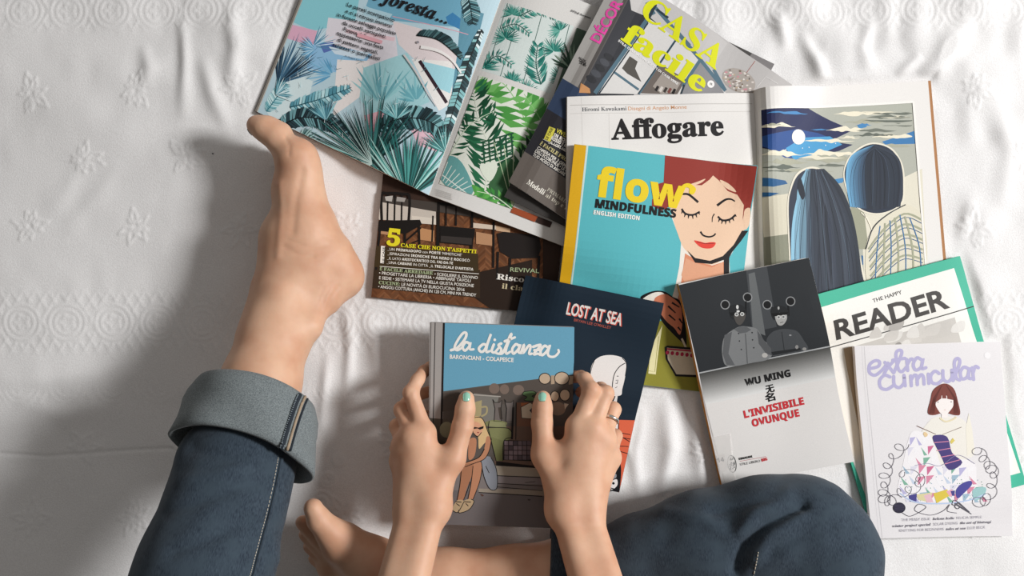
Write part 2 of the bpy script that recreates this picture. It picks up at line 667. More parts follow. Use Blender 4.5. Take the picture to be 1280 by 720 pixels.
def build_bed():
    xs = np.concatenate([np.linspace(-1.15, -0.70, 24)[:-1], np.arange(-0.70, 0.7001, 0.002), np.linspace(0.70, 1.15, 24)[1:]])
    ys = np.concatenate([np.linspace(-1.15, -0.42, 30)[:-1], np.arange(-0.42, 0.4201, 0.002), np.linspace(0.42, 1.0, 24)[1:]])
    X, Y = np.meshgrid(xs, ys, indexing='ij')
    PX, PY = X * 1000 + 640, 360 - Y * 1000
    # soft undulation and crumple
    h = 0.007 * vnoise(X, Y, 0.16, 3) + 0.004 * vnoise(X, Y, 0.07, 4)
    crump = 1 / (1 + np.exp(-(PX - 700) / 90)) * 1 / (1 + np.exp((PY - 420) / 90))
    crump += 0.7 / (1 + np.exp((PY - 110) / 40)) / (1 + np.exp(-(PX - 120) / 40))
    crump += 0.35
    w1 = vnoise(X, Y, 0.045, 5)
    w2 = vnoise(X + 0.02 * w1, Y * 0.8, 0.022, 6)
    h += crump * (0.0042 * w1 + 0.0022 * w2)
    # single folds: photo-pixel polyline, half width, height
    folds = [([(228, 22), (232, 75), (230, 150)], 8, 4.5), ([(178, 55), (186, 85), (180, 110)], 8, 3), ([(255, 70), (266, 115), (285, 160)], 10, 5),
             ([(290, 10), (296, 60), (290, 120)], 10, 5), ([(110, 185), (85, 235), (55, 285)], 13, 1.3), ([(150, 200), (120, 250), (80, 290)], 13, 1.2),
             ([(432, 380), (438, 430), (433, 500)], 9, 4), ([(455, 390), (470, 430), (472, 470)], 12, 4), ([(410, 440), (402, 540)], 8, 3),
             ([(800, 505), (792, 560), (800, 625)], 9, 5), ([(832, 500), (838, 560), (826, 622)], 10, 6), ([(868, 500), (872, 560), (880, 610)], 10, 5),
             ([(1002, 40), (1024, 85), (1030, 104)], 9, 6), ([(1090, 25), (1078, 60), (1085, 90)], 10, 5), ([(1150, 70), (1120, 95)], 8, 4),
             ([(1210, 20), (1170, 80), (1150, 98)], 12, 5), ([(970, 15), (985, 60)], 10, 4), ([(1215, 250), (1200, 300)], 8, 3),
             ([(1240, 120), (1262, 190), (1250, 260)], 12, 3), ([(0, 566), (60, 570), (120, 566), (215, 560)], 1.8, -1.6),
             ([(0, 480), (80, 470), (160, 455)], 14, 3), ([(20, 500), (90, 520), (160, 500)], 14, 3)]
    for pts, hw, amp in folds:
        for i, (a, b) in enumerate(zip(pts[:-1], pts[1:])):
            dx, dy = b[0] - a[0], b[1] - a[1]
            t = np.clip(((PX - a[0]) * dx + (PY - a[1]) * dy) / (dx * dx + dy * dy), 0, 1)
            d = np.hypot(PX - a[0] - t * dx, PY - a[1] - t * dy)
            f = (i + t) / (len(pts) - 1)
            g = amp * 0.001 * np.exp(-(d / (hw * (1 + .5 * w1))) ** 2) * (0.12 + 0.88 * np.sin(np.pi * f) ** .8 if amp > 0 else 1)
            fold = g if i == 0 else (np.maximum(fold, g) if amp > 0 else np.minimum(fold, g))
        h += fold
    # woven relief: sprigs in staggered rows, bands of lattice and rings
    e = np.zeros(X.shape)
    def stroke(x0, y0, x1, y1, w=1.25, a=1.0):
        i0, i1 = np.searchsorted(PX[:, 0], [min(x0, x1) - 5, max(x0, x1) + 5])
        j1, j0 = HNY, 0
        col = PY[0]
        jj = np.where((col > min(y0, y1) - 5) & (col < max(y0, y1) + 5))[0]
        if i1 <= i0 or len(jj) == 0:
            return
        s = (slice(i0, i1), slice(jj[0], jj[-1] + 1))
        e[s] = np.maximum(e[s], a * np.exp(-(seg_dist(PX[s], PY[s], (x0, y0), (x1, y1)) / w) ** 2))
    rnd = random.Random(7)
    def sprig(cx, cy, rot):
        for k in range(9):
            a = rot + math.radians(-165 + 38 * k) + rnd.uniform(-.3, .3)
            L = rnd.choice((13, 17, 21, 26)) * rnd.uniform(.9, 1.1)
            mx, my = cx + math.cos(a) * L * 0.55, cy + math.sin(a) * L * 0.55
            ex, ey = cx + math.cos(a) * L, cy + math.sin(a) * L
            nx, ny = -math.sin(a) * L * .17, math.cos(a) * L * .17
            sx, sy = cx + math.cos(a) * 4, cy + math.sin(a) * 4
            stroke(sx, sy, mx + nx, my + ny); stroke(mx + nx, my + ny, ex, ey)
            stroke(sx, sy, mx - nx, my - ny); stroke(mx - nx, my - ny, ex, ey)
    for r, yy in enumerate((115, 200, 285, 560, 645)):
        for c in range(-1, 11):
            sprig(38 + c * 131 + (65 if r % 2 else 0), yy + rnd.uniform(-4, 4), rnd.uniform(-.4, .4))
    band = np.zeros(X.shape)
    for y0, y1 in ((-60, 36), (366, 440), (489, 500)):
        m = 1 / (1 + np.exp(-(PY - y0) / 3)) / (1 + np.exp((PY - y1) / 3))
        band = np.maximum(band, m)
    dx, dy = PX + 0.6 * PY, PX - 0.6 * PY
    lat = np.maximum(np.exp(-(((dx % 15) - 7.5) / 1.6) ** 2), np.exp(-(((dy % 15) - 7.5) / 1.6) ** 2))
    ring = np.hypot((PX % 56) - 28, ((PY - 364) % 78) - 39)
    rg = np.maximum(np.exp(-((ring - 22) / 1.7) ** 2), np.exp(-((ring - 15) / 1.6) ** 2))
    rg = np.maximum(rg, np.exp(-((ring - 7 + 2.5 * np.cos(5 * np.arctan2(((PY - 364) % 78) - 39, (PX % 56) - 28))) / 1.6) ** 2))
    pat = np.where(ring < 26, rg, lat)
    e = np.maximum(e, band * pat * 0.7)
    # swirls beside the bare foot
    for cx, cy, r0 in ((402, 628, 14), (410, 600, 9), (424, 575, 7), (392, 655, 8)):
        r = np.hypot(PX - cx, PY - cy)
        e = np.maximum(e, np.exp(-((r - r0) / 1.6) ** 2) + np.exp(-((r - r0 * .5) / 1.5) ** 2))
    h += 0.00105 * e
    # what lies on the bed presses it flat
    mask = np.zeros(X.shape)
    for q in Q.values():
        w = [(P(*p).x, P(*p).y) for p in q]
        u, v = hmap(homography(w, UNIT), X, Y)
        L, W = math.dist(w[0], w[3]), math.dist(w[0], w[1])
        d = np.maximum(np.maximum(-u, u - 1) * W, np.maximum(-v, v - 1) * L)
        mask = np.maximum(mask, np.clip(1 - d / 0.014, 0, 1))
    mask = mask * mask * (3 - 2 * mask)
    h = h * (1 - mask) + np.minimum(h, -0.0004) * mask
    # away from the picture the cover falls over the sides
    h = np.clip(h, -0.008, 0.009)
    edge = np.maximum(np.abs(X) - 1.11, np.maximum(Y - 0.96, -Y - 1.11))
    h -= 0.04 * np.clip(edge / 0.04, 0, 1) ** 2
    nx, ny = X.shape
    verts = np.stack([X, Y, h], -1).reshape(-1, 3)
    idx = np.arange(nx * ny).reshape(nx, ny)
    faces = np.stack([idx[:-1, :-1], idx[1:, :-1], idx[1:, 1:], idx[:-1, 1:]], -1).reshape(-1, 4)
    loop = [idx[i, 0] for i in range(nx)] + [idx[nx - 1, j] for j in range(1, ny)] + [idx[i, ny - 1] for i in range(nx - 2, -1, -1)] + [idx[0, j] for j in range(ny - 2, 0, -1)]
    n0 = len(verts)
    low = verts[loop].copy()
    low[:, 2] = -0.46
    low[:, 0] *= 1.01
    low[:, 1] *= 1.01
    verts = np.concatenate([verts, low])
    n = len(loop)
    skirt = [(loop[(i + 1) % n], loop[i], n0 + i, n0 + (i + 1) % n) for i in range(n)]
    faces = faces.tolist() + skirt + [tuple(range(n0 + n - 1, n0 - 1, -1))]
    me = bpy.data.meshes.new('bedspread')
    me.from_pydata(verts.tolist(), [], faces)
    me.polygons.foreach_set('use_smooth', [True] * len(me.polygons))
    me.materials.append(fabric('white_cotton', '#e2e0df', '#eeedec', 620, 0.42, 0.95, 0.0008, sheen=0.15))
    o = bpy.data.objects.new('bedspread', me)
    COL.objects.link(o)
    tag(o, 'white embossed cotton bedspread covering the whole bed', 'bedspread')
    # legs of the bed hold it above the floor: a plain upholstered base
    mb = MB()
    V = [(sx * 1.0, -1.0 if sy < 0 else 0.86, z) for z in (-0.5, -0.462) for sx, sy in ((-1, -1), (1, -1), (1, 1), (-1, 1))]
    mb.mesh(V, [(3, 2, 1, 0), (4, 5, 6, 7), (0, 1, 5, 4), (1, 2, 6, 5), (2, 3, 7, 6), (3, 0, 4, 7)], M('#6f6a64', 0.8))
    b = mb.build('bed_base')
    tag(b, 'low bed base under the white bedspread', 'bed base')
    # a dark speck of lint beside the toes
    c = P(266, 192, 0.0015)
    mb = MB()
    V, F = [], []
    for i in range(5):
        for j in range(8):
            a, t = math.pi * i / 4, 2 * math.pi * j / 8
            V.append((c.x + .0012 * math.sin(a) * math.cos(t), c.y + .0008 * math.sin(a) * math.sin(t), c.z + .0006 * math.cos(a)))
    for i in range(4):
        for j in range(8):
            F.append((i * 8 + j, i * 8 + (j + 1) % 8, i * 8 + 8 + (j + 1) % 8, i * 8 + 8 + j))
    mb.mesh(V, F, M('#2a2624', 0.9))
    tag(mb.build('lint_speck', smooth=True), 'tiny dark speck on the shaded bedspread left of the bare foot', 'speck')
build_bed()

# ------------------------------------------------------------------ leaf drawing for printed pages
def fan(S, base, a0, a1, n, l0, l1, w, cols, rnd, r0=0.12):
    for k in range(n):
        a = math.radians(a0 + (a1 - a0) * k / (n - 1) + rnd.uniform(-1.5, 1.5))
        L = rnd.uniform(l0, l1)
        c, s = math.cos(a), -math.sin(a)
        q = []
        for t, ww in ((r0, .25), (.45, 1), (.8, .6), (1, 0)):
            q.append((t, ww))
        pts = [(base[0] + c * L * t - s * w * ww / 2, base[1] + s * L * t + c * w * ww / 2) for t, ww in q]
        pts += [(base[0] + c * L * t + s * w * ww / 2, base[1] + s * L * t - c * w * ww / 2) for t, ww in reversed(q[:-1])]
        S.poly(pts, rnd.choice(cols))

def frond(S, stem, n, L, w, cols, rnd, stemcol, ang=55, taper=.35, side=(1, -1), sw=1.4, bend=.2):
    st = smooth(stem, 10)
    N = len(st)
    for k in range(n):
        t = (k + .5) / n
        i = min(int(t * (N - 1)), N - 2)
        x, y = st[i]
        dx, dy = st[i + 1][0] - x, st[i + 1][1] - y
        l = math.hypot(dx, dy) or 1
        dx, dy = dx / l, dy / l
        ll = L * (1 - (1 - taper) * t) * min(1, .45 + 3 * t)
        for s in side:
            a = math.radians(ang) * s
            c1 = (dx * math.cos(a) - dy * math.sin(a), dx * math.sin(a) + dy * math.cos(a))
            b = a * (1 - bend)
            c2 = (dx * math.cos(b) - dy * math.sin(b), dx * math.sin(b) + dy * math.cos(b))
            m = (x + c1[0] * ll * .5, y + c1[1] * ll * .5)
            e = (m[0] + c2[0] * ll * .5, m[1] + c2[1] * ll * .5)
            nx, ny = -c1[1] * w / 2, c1[0] * w / 2
            S.poly([(x, y), (m[0] + nx, m[1] + ny), e, (m[0] - nx, m[1] - ny)], rnd.choice(cols))
    S.line(st, sw, stemcol, sw * .4)

def banana(S, stem, W, cols, rib, rnd, n=26, side=(1, -1)):
    st = smooth(stem, 10)
    N = len(st)
    for k in range(n):
        t0, t1 = k / n, (k + 1) / n
        for s in side:
            q = []
            for t in (t0, t1):
                i = min(int(t * (N - 1)), N - 2)
                x, y = st[i]
                dx, dy = st[i + 1][0] - x, st[i + 1][1] - y
                l = math.hypot(dx, dy) or 1
                ww = W * math.sin(math.pi * (0.08 + 0.9 * t)) ** .6 * rnd.uniform(.82, 1.08)
                q.append(((x, y), (x + (-dy * s * .9 + dx * .45) / l * ww, y + (dx * s * .9 + dy * .45) / l * ww)))
            S.poly([q[0][0], q[0][1], q[1][1], q[1][0]], rnd.choice(cols))
    S.up()
    for k in range(n):
        i = min(int((k + rnd.random()) / n * (N - 1)), N - 2)
        x, y = st[i]
        dx, dy = st[i + 1][0] - x, st[i + 1][1] - y
        l = math.hypot(dx, dy) or 1
        for s in side:
            ww = W * math.sin(math.pi * (0.08 + 0.9 * i / N)) ** .6 * .95
            S.line([(x, y), (x + (-dy * s * .9 + dx * .45) / l * ww, y + (dx * s * .9 + dy * .45) / l * ww)], .9, rib, .3)
    S.line(st, 1.6, rib, .7)

# ------------------------------------------------------------------ magazine with chairs on its cover, undermost
def chairs_magazine():
    B = Book('magazine', 'closed magazine with dark chairs on a herringbone floor, lying under the leaf-print magazine', 'magazine',
             Q['chairs'], 0.004, '#3b2a22', spine='#2c211c')
    S = B.A
    z = Zm(440, 220, 4)
    # herringbone floor
    rnd = random.Random(2)
    S.poly(z([(80, 610), (900, 690), (900, 200), (110, 180)]), '#6d4327')
    S.up()
    for r in range(46):
        for c in range(12):
            x0, y0 = 90 + c * 72, 160 + r * 13
            col = lambda: rnd.choice(['#7d4f31', '#6f452b', '#86583a', '#633d26', '#714a31'])
            S.poly(z([(x0, y0), (x0 + 36, y0 + 34), (x0 + 36, y0 + 46), (x0, y0 + 12)]), col())
            S.poly(z([(x0 + 36, y0 + 34), (x0 + 72, y0), (x0 + 72, y0 + 12), (x0 + 36, y0 + 46)]), col())
    S.up()
    for x0, y0, x1, y1, c in ((135, 120, 420, 230, '#c9bfb3'), (300, 200, 420, 245, '#dcd2c4'), (600, 235, 720, 270, '#d9c6b2'), (620, 280, 700, 350, '#b98c68'),
                              (340, 260, 410, 330, '#c08d62'), (720, 250, 790, 285, '#d0ad8b'), (140, 250, 200, 300, '#b78a66')):
        S.poly(z([(x0, y0), (x1, y0 + 14), (x1, y1), (x0, y1 - 10)]), c)
    S.up()
    S.poly(z([(640, 480), (900, 420), (900, 690), (700, 670), (600, 600)]), '#2c2019')
    S.poly(z([(95, 560), (640, 610), (640, 470), (115, 440)]), '#3a2c1f')
    S.poly(z([(135, 100), (900, 190), (900, 250), (420, 180), (135, 130)]), '#47403b')
    S.up()
    K = '#1b1715'
    # chair left: rounded back with slats
    S.line(z([(150, 240), (148, 100), (175, 88), (260, 92), (288, 110), (282, 250)]), 3.4, K, n=4)
    for x in (180, 215, 250):
        S.line(z([(x, 95), (x - 3, 240)]), 2.2, K)
    S.poly(z([(135, 225), (340, 220), (350, 245), (270, 290), (130, 275)]), K)
    S.line(z([(140, 270), (120, 470)]), 3, K); S.line(z([(265, 280), (262, 480)]), 3, K); S.line(z([(335, 240), (340, 420)]), 2.4, K)
    S.line(z([(265, 330), (345, 260)]), 2, K); S.line(z([(270, 350), (340, 320)]), 1.6, K)
    # chair middle, dark upholstery
    S.poly(z([(440, 250), (615, 265), (612, 300), (600, 350), (440, 335)]), K)
    S.poly(z([(425, 130), (440, 130), (436, 480), (418, 480)]), K)
    S.poly(z([(590, 300), (606, 300), (598, 480), (586, 480)]), K)
    S.line(z([(432, 140), (600, 160)]), 3, K); S.line(z([(470, 150), (470, 250)]), 2, K); S.line(z([(520, 150), (520, 250)]), 2, K); S.line(z([(600, 160), (600, 260)]), 3, K)
    S.line(z([(405, 200), (400, 330)]), 2, K); S.line(z([(708, 230), (706, 460)]), 2.6, K)
    # chair right
    S.poly(z([(725, 290), (760, 280), (935, 300), (945, 360), (930, 410), (800, 415), (740, 380)]), '#231d1b')
    S.line(z([(790, 410), (785, 560)]), 3, K); S.line(z([(730, 380), (724, 520)]), 2.6, K); S.line(z([(935, 400), (930, 520)]), 3, K)
    S.up()
    S.poly(z([(445, 300), (600, 312), (598, 345), (443, 330)]), '#3a3431')
    S.poly(z([(165, 105), (205, 100), (200, 130), (170, 125)]), '#b9b4ad'); S.poly(z([(225, 105), (270, 112), (262, 132), (222, 128)]), '#a29d97')
    S.poly(z([(110, 350), (630, 390), (632, 480), (112, 455)]), '#40331f')
    S.up(2)
    Y, Wt, G = '#e6d92c', '#f1ece2', '#a7b58d'
    t = lambda s, a, b, h, c, bold=.012, cap=.7: S.text(s, z([a])[0], z([b])[0], h, c, bold, cap)
    t(serif('5'), (172, 345), (238, 352), 20, Y, .03)
    t(serif('CASE CHE NON T\'ASPETTI'), (243, 355), (622, 388), 4.6, Y, .02)
    t('_UN ' + sans('PRIMA&DOPO') + ' con ' + sans('PORTE') + ' \'MIMETICHE\'', (178, 372), (548, 402), 3.2, Wt, .004)
    t('_ISPIRAZIONI ' + sans('IRONICHE TRA NERO E ROCOCÒ'), (178, 394), (588, 430), 3.2, Wt, .004)
    t('_IL LATO ' + sans('ARISTOCRATICO') + ' DEL ' + sans('FAI-DA-TE'), (176, 417), (504, 443), 3.2, Wt, .004)
    t('_UNA ' + sans('CABANE') + ' IN CITTÀ _IL ' + sans('TRILOCALE D\'ARTISTA'), (174, 438), (606, 474), 3.2, Wt, .004)
    S.line(z([(140, 452), (634, 490)]), .7, Wt)
    t(serif('È FACILE ARREDARE'), (140, 472), (404, 494), 4, G, .015)
    t('• SCEGLIERE IL DIVANO', (412, 497), (628, 516), 3.6, Wt, .008)
    t('• PROGETTARE LA LIBRERIA • ABBINARE TAVOLI', (136, 492), (592, 532), 3.8, Wt, .008)
    t('E SEDIE • SISTEMARE LA TV NELLA GIUSTA POSIZIONE', (136, 516), (608, 556), 3.8, Wt, .008)
    t(serif('CUCINE:'), (134, 540), (240, 548), 4, G, .015)
    t('LE NOVITÀ DI EUROCUCINA 2016', (248, 549), (562, 576), 3.8, Wt, .008)
    t('• ANGOLI COTTURA (ANCHE) IN 120 CM, MINI MA TRENDY', (132, 560), (620, 603), 3.8, Wt, .008)
    S.poly(z([(146, 350), (166, 352), (160, 438), (142, 436)]), Wt)
    t('REVIVAL', (790, 478), (935, 486), 5.2, G, .01)
    t(serif('Riscoprire'), (722, 516), (985, 546), 7, Wt, .01)
    t(serif('il classico'), (748, 562), (960, 588), 6.5, '#cdbf9a', .005)
    S.up()
    t('LE CASE', (162, 434), (165, 356), 2.6, '#222222', .02)
    B.finish()
chairs_magazine()

# ------------------------------------------------------------------ open magazine with leaf prints
def leaf_magazine():
    pl = lambda u: 0.0055 + 0.008 * math.sin(math.pi * min(1, u) ** 2.6) - 0.003 * u ** 12
    pr = lambda u: 0.0045 + 0.005 * math.sin(math.pi * (1 - u) ** 3.2) - 0.003 * (1 - u) ** 12
    B = OpenBook('open_magazine', 'open magazine showing jungle leaf wallpaper prints, its left page touched by the bare toes', 'magazine',
                 Q['leafL'], Q['leafR'], pl, pr, '#4a3a30', fan=0.022, ext=(0.026, 0.0))
    S = B.L
    rnd = random.Random(11)
    z = Zm(300, 0, 3.6)
    z2 = Zm(300, 130, 2.667)
    S.poly(Q['leafL'], '#b4cdd6')
    S.up()
    S.poly(z([(230, 0), (560, -120), (520, 90), (330, 130), (240, 90)]), '#86c4cd')
    S.poly(z([(400, 70), (700, 110), (720, 280), (560, 310), (380, 200)]), '#d7d2d8')
    S.poly(z([(230, 100), (350, 130), (330, 200), (200, 160)]), '#d7a8bd')
    S.poly(z([(340, 170), (600, 240), (520, 330), (300, 300)]), '#8db9d8')
    S.poly(z([(600, -60), (1010, 0), (1040, 130), (930, 120), (700, 90), (570, 20)]), '#6fa6bd')
    S.poly(z([(690, 90), (820, 130), (1000, 260), (980, 320), (800, 280), (720, 200)]), '#dbcfcf')
    S.poly(z([(440, 260), (590, 270), (560, 420), (420, 520), (430, 380)]), '#e4dedb')
    S.poly(z([(560, 300), (760, 240), (860, 460), (640, 560), (540, 440)]), '#9fcbd0')
    S.poly(z([(780, 270), (960, 280), (960, 460), (900, 500)]), '#e6e3df')
    S.poly(z([(110, 480), (250, 320), (330, 360), (300, 480), (150, 560)]), '#cfe0e2')
    S.poly(z2([(60, 90), (200, 130), (480, 260), (480, 300), (200, 180), (90, 120)]), '#d3cdcc')
    S.up()
    S.poly(z([(560, 20), (690, 60), (670, 90), (560, 60)]), '#a9c9d4')
    S.poly(z([(930, 80), (960, 60), (1000, 90), (1030, 110), (1030, 150), (940, 110)]), '#3f7fae')
    S.poly(z([(360, 190), (420, 180), (440, 210), (380, 230)]), '#5a6fae')
    S.poly(z([(400, 200), (470, 215), (590, 230), (560, 262), (430, 235)]), '#c9d9e4')
    S.poly(z([(820, 280), (980, 315), (950, 420), (900, 400)]), '#9fd0da')
    S.poly(z([(1000, 40), (1100, 60), (1010, 420), (950, 470), (980, 260)]), '#5d8ea0')
    S.line(z([(690, 70), (1030, 155)]), .9, '#d69aa8'); S.line(z([(480, 130), (700, 175)]), 5, '#dfc0c6')
    S.poly(z([(560, 520), (640, 500), (700, 560), (600, 600)]), '#d9a9b2')
    S.poly(z2([(560, 60), (640, 80), (665, 160), (600, 140)]), '#dcb7c2')
    S.up()
    S.line(z([(815, 278), (935, 462)]), 4.2, '#33232b')
    # soft pale fronds in the middle
    fan(S, z([(640, 470)])[0], 40, 140, 13, 40, 62, 3.2, ['#7db6bd', '#94c8cc', '#67a3ad'], rnd)
    fan(S, z([(800, 460)])[0], 60, 170, 11, 22, 36, 3.5, ['#6aa9b4', '#86bfc6'], rnd)
    fan(S, z([(420, 330)])[0], 100, 210, 12, 20, 40, 2.2, ['#5d9cc0', '#7fb5d2'], rnd)
    S.up()
    fan(S, z([(170, 375)])[0], 20, 95, 30, 48, 74, 1.7, ['#22384a', '#2f4f66', '#1b2c3c', '#4d7590'], rnd, .02)
    fan(S, z([(330, 200)])[0], -10, 70, 10, 24, 40, 1.2, ['#c9dfe8', '#4f86a4'], rnd)
    banana(S, z([(120, 500), (170, 430), (210, 370)]), 11, ['#a9d3d8', '#7fb8c0', '#c6e2e4'], '#3d7c88', rnd, 18)
    banana(S, z([(225, 480), (350, 445), (505, 388)]), 12, ['#6ca6b4', '#9ccbd2', '#4f8a9a', '#bcdde0'], '#22505c', rnd, 24)
    S.up()
    banana(S, z([(150, 590), (260, 530), (380, 540), (495, 610)]), 15, ['#2a3f46', '#3c5a60', '#1f3036', '#6b9aa0'], '#10191c', rnd, 30)
    banana(S, z([(625, 585), (700, 545), (800, 535), (880, 560), (940, 620)]), 17, ['#28434a', '#3c6468', '#1c2f33', '#79aaae'], '#0f1a1c', rnd, 30)
    banana(S, z([(800, 160), (900, 185), (1000, 270)]), 13, ['#2d474c', '#4a6e72', '#1f3236'], '#101a1c', rnd, 22, side=(-1,))
    banana(S, z([(1020, -30), (1040, 40), (1050, 110)]), 12, ['#5f8e96', '#28434a', '#9cc0c4'], '#14262a', rnd, 16)
    banana(S, z([(1090, 130), (1040, 260), (1000, 380), (950, 540), (905, 680)]), 9, ['#27464b', '#7fb4b6', '#d4e4e4', '#1b3034'], '#10191c', rnd, 40)
    S.up()
    b1 = z2([(445, 205)])[0]
    fan(S, b1, 152, 205, 26, 78, 104, 2.6, ['#1d4a49', '#2b6663', '#123433', '#8bbfbd'], rnd, .02)
    S.up()
    fan(S, b1, 38, 150, 34, 62, 98, 2.4, ['#173b3a', '#225654', '#0f2b2b', '#3b7774'], rnd, .02)
    S.up()
    fan(S, z2([(560, 318)])[0], 35, 150, 40, 74, 98, 2.7, ['#4f9a93', '#2f6f6b', '#1b4744', '#a9d6cf', '#14332f'], rnd, .02)
    S.up()
    for k in range(15):
        a = math.radians(38 + k * 7.5)
        bx, by = z2([(560, 318)])[0]
        S.line([(bx, by), (bx + math.cos(a) * 80, by - math.sin(a) * 80)], .8, '#0f2a28', .3)
    S.up()
    for k in range(26):
        a = math.radians(100 + k * 4.2)
        bx, by = b1
        S.line([(bx, by), (bx + math.cos(a) * (70 + 20 * rnd.random()), by - math.sin(a) * (70 + 20 * rnd.random()))], .6, '#bfdcd8', .2)
    for cx, cy, a0, a1, L, cs in ((408, 150, 60, 150, 34, ['#5b97a6', '#8fc3cb', '#35606e']), (345, 118, -20, 80, 26, ['#8fc0cc', '#d4e8ea', '#4c8796']), (498, 150, 30, 150, 30, ['#6fb0b5', '#3a7077', '#a6d3d4']),
                                  (395, 60, 120, 230, 24, ['#7ab0cf', '#4d86ab', '#b5d5e6']), (558, 190, 60, 160, 40, ['#3d7c7c', '#8cc3bf', '#1c4644']), (372, 180, 10, 70, 30, ['#57807f', '#a9cbc8', '#2b4b4c'])):
        fan(S, (cx, cy), a0, a1, 18, L * .7, L, 1.5, cs, rnd, .05)
    for k in range(60):
        x, y = rnd.uniform(335, 545), rnd.uniform(70, 175)
        a = rnd.uniform(-1.2, 1.2) - 1.2
        S.line([(x, y), (x + 7 * math.cos(a), y + 7 * math.sin(a))], .6, rnd.choice(['#3f6f7c', '#9ec8cf', '#dfe9ea', '#5d8c96']), .2)
    S.line(z([(820, 215), (900, 235), (960, 275), (1000, 330)]), 4.5, '#e6e2df', 2, n=6)
    S.line(z([(745, 250), (800, 330), (850, 420), (890, 480)]), 2.2, '#cfc6c4', 1, n=6)
    # writing
    K = '#1c1a1e'
    t = lambda s, a, b, h, c=K, bold=.004, cap=.7, sh=0: S.text(s, z([a])[0], z([b])[0], h, c, bold, cap, sh)
    t(ital('la foresta') + '...', (560, -22), (935, 112), 14, K, .012, .62)
    L = [('Le pareti scompaiono', (484, 20), (697, 97)), ('e ci si ritrova immersi', (478, 50), (686, 123)),
         ('in foreste selvagge popolate', (440, 66), (705, 157)), ('da uccelli variopinti.', (464, 102), (662, 171)),
         ('Potere delle nuove', (468, 131), (640, 190)), ('tappezzerie: una festa', (438, 148), (650, 221)),
         ('di pattern vegetali,', (442, 178), (625, 243)), ('stilizzati o iperrealisti', (420, 200), (634, 272))]
    for s, a, b in L:
        t(s, a, b, 4.7, K, .014)
    t('di Grazia Caruso', (475, 247), (562, 276), 1.7)
    S.line(z([(532, 150), (645, 188)]), 4.4, '#dba3ac')
    S.ell(*z([(806, 193)])[0], 1.8, 1.8, '#8f8a90')
    # right page
    S = B.R
    S.poly(Q['leafR'], '#dcdad6')
    S.up()
    U = [(632, 4), (717, 34), (687, 119), (602, 90)]
    D = [(599, 96), (686, 127), (640, 262), (549, 230)]
    def clipped(qd, draw):
        T = Sheet.__new__(Sheet)
        T.__dict__.update(S.__dict__)
        T.tris = []
        T.draw_h = homography(qd, UNIT)
        inv = homography(UNIT, qd)
        T.h = T.draw_h
        T.curved = False
        draw(T)
        for uv, m, ly in T.tris:
            S.layer, S.sub, S.seg = ly, 0, 0
            for i in range(1, len(uv) - 1):
                S.tri([hmap(inv, *p) for p in (uv[0], uv[i], uv[i + 1])], m)
        S.layer = math.ceil(T.layer) + 1
        S.maxl = max(S.maxl, S.layer)
    def up_art(T):
        T.poly(U, '#d5dfdb')
        T.up()
        r = random.Random(5)
        tc = ['#2f7f72', '#4d9a8c', '#1f6a60', '#6fb0a2']
        for x0, y0, x1, y1 in ((655, 0, 625, 100), (680, 10, 650, 120), (712, 30, 690, 118), (636, 0, 612, 80)):
            T.line([(x0, y0), (x1, y1)], .9, '#4f6f66')
        for x, y, R, a0, a1 in ((640, 20, 16, 10, 170), (668, 14, 18, 0, 160), (632, 50, 22, 0, 190), (606, 88, 22, 10, 140), (700, 40, 18, 60, 220), (692, 66, 22, 20, 190),
                                (702, 100, 20, 40, 190), (655, 118, 20, 20, 160), (640, 105, 16, 30, 150)):
            fan(T, (x, y), a0 - 20, a1 + 20, 22, R * .7, R, 1.5, tc, r, .05)
        T.up()
        frond(T, [(676, 108), (670, 84), (672, 58)], 16, 26, 3.0, tc, r, '#1c5a50', 50)
        frond(T, [(628, 36), (645, 32), (662, 44)], 12, 14, 2.2, tc, r, '#1c5a50', 60)
        frond(T, [(606, 84), (622, 72), (640, 84)], 12, 16, 2.2, tc, r, '#1c5a50', 60)
        frond(T, [(650, 22), (672, 14), (700, 26)], 14, 15, 2.2, tc, r, '#1c5a50', 60)
    def down_art(T):
        r = random.Random(9)
        T.poly(D, '#e2e6da')
        T.up()
        g1, g2 = ['#5ba34e', '#74b765', '#4b9444'], ['#1f5b3d', '#2a6d4a', '#17472f']
        frond(T, [(668, 200), (655, 150), (630, 108), (600, 98)], 13, 46, 9.5, g1, r, '#8fc47f', 62, .5)
        frond(T, [(690, 200), (680, 160), (655, 120)], 9, 40, 9, g1, r, '#8fc47f', 62, .5)
        T.up()
        frond(T, [(606, 240), (612, 190), (598, 150), (592, 110)], 21, 42, 5.4, g2, r, '#e3ead9', 62, .5)
        frond(T, [(560, 200), (585, 160), (620, 140)], 12, 24, 3.6, g2, r, '#cfdcc4', 60, .5)
        T.up()
        frond(T, [(640, 262), (650, 225), (672, 180)], 12, 34, 7, ['#24482f', '#355f3d', '#1a3624'], r, '#b9c9a4', 60, .6)
        T.spl([(612, 240), (620, 214), (640, 200), (650, 230), (640, 262)], '#39633f')
        T.up()
        T.spl([(612, 228), (600, 210), (612, 196), (622, 210)], '#dfe6d6')
        T.spl([(548, 218), (560, 196), (578, 205), (592, 240), (572, 246)], '#68a3a1')
        T.spl([(590, 232), (606, 240), (622, 256), (600, 250)], '#56a04a')
        frond(T, [(640, 262), (618, 246), (596, 240)], 7, 16, 4.5, ['#5fae52', '#3f8c40'], r, '#d5e4c8', 50, .5)
        for k in range(6):
            T.line([(604 + 7 * k, 178 - 2 * k), (606 + 7 * k, 206 - 2 * k)], 2, '#1c4f35')
            T.line([(602, 180 + 5 * k), (642, 168 + 5 * k)], 2, '#1c4f35')
        T.up()
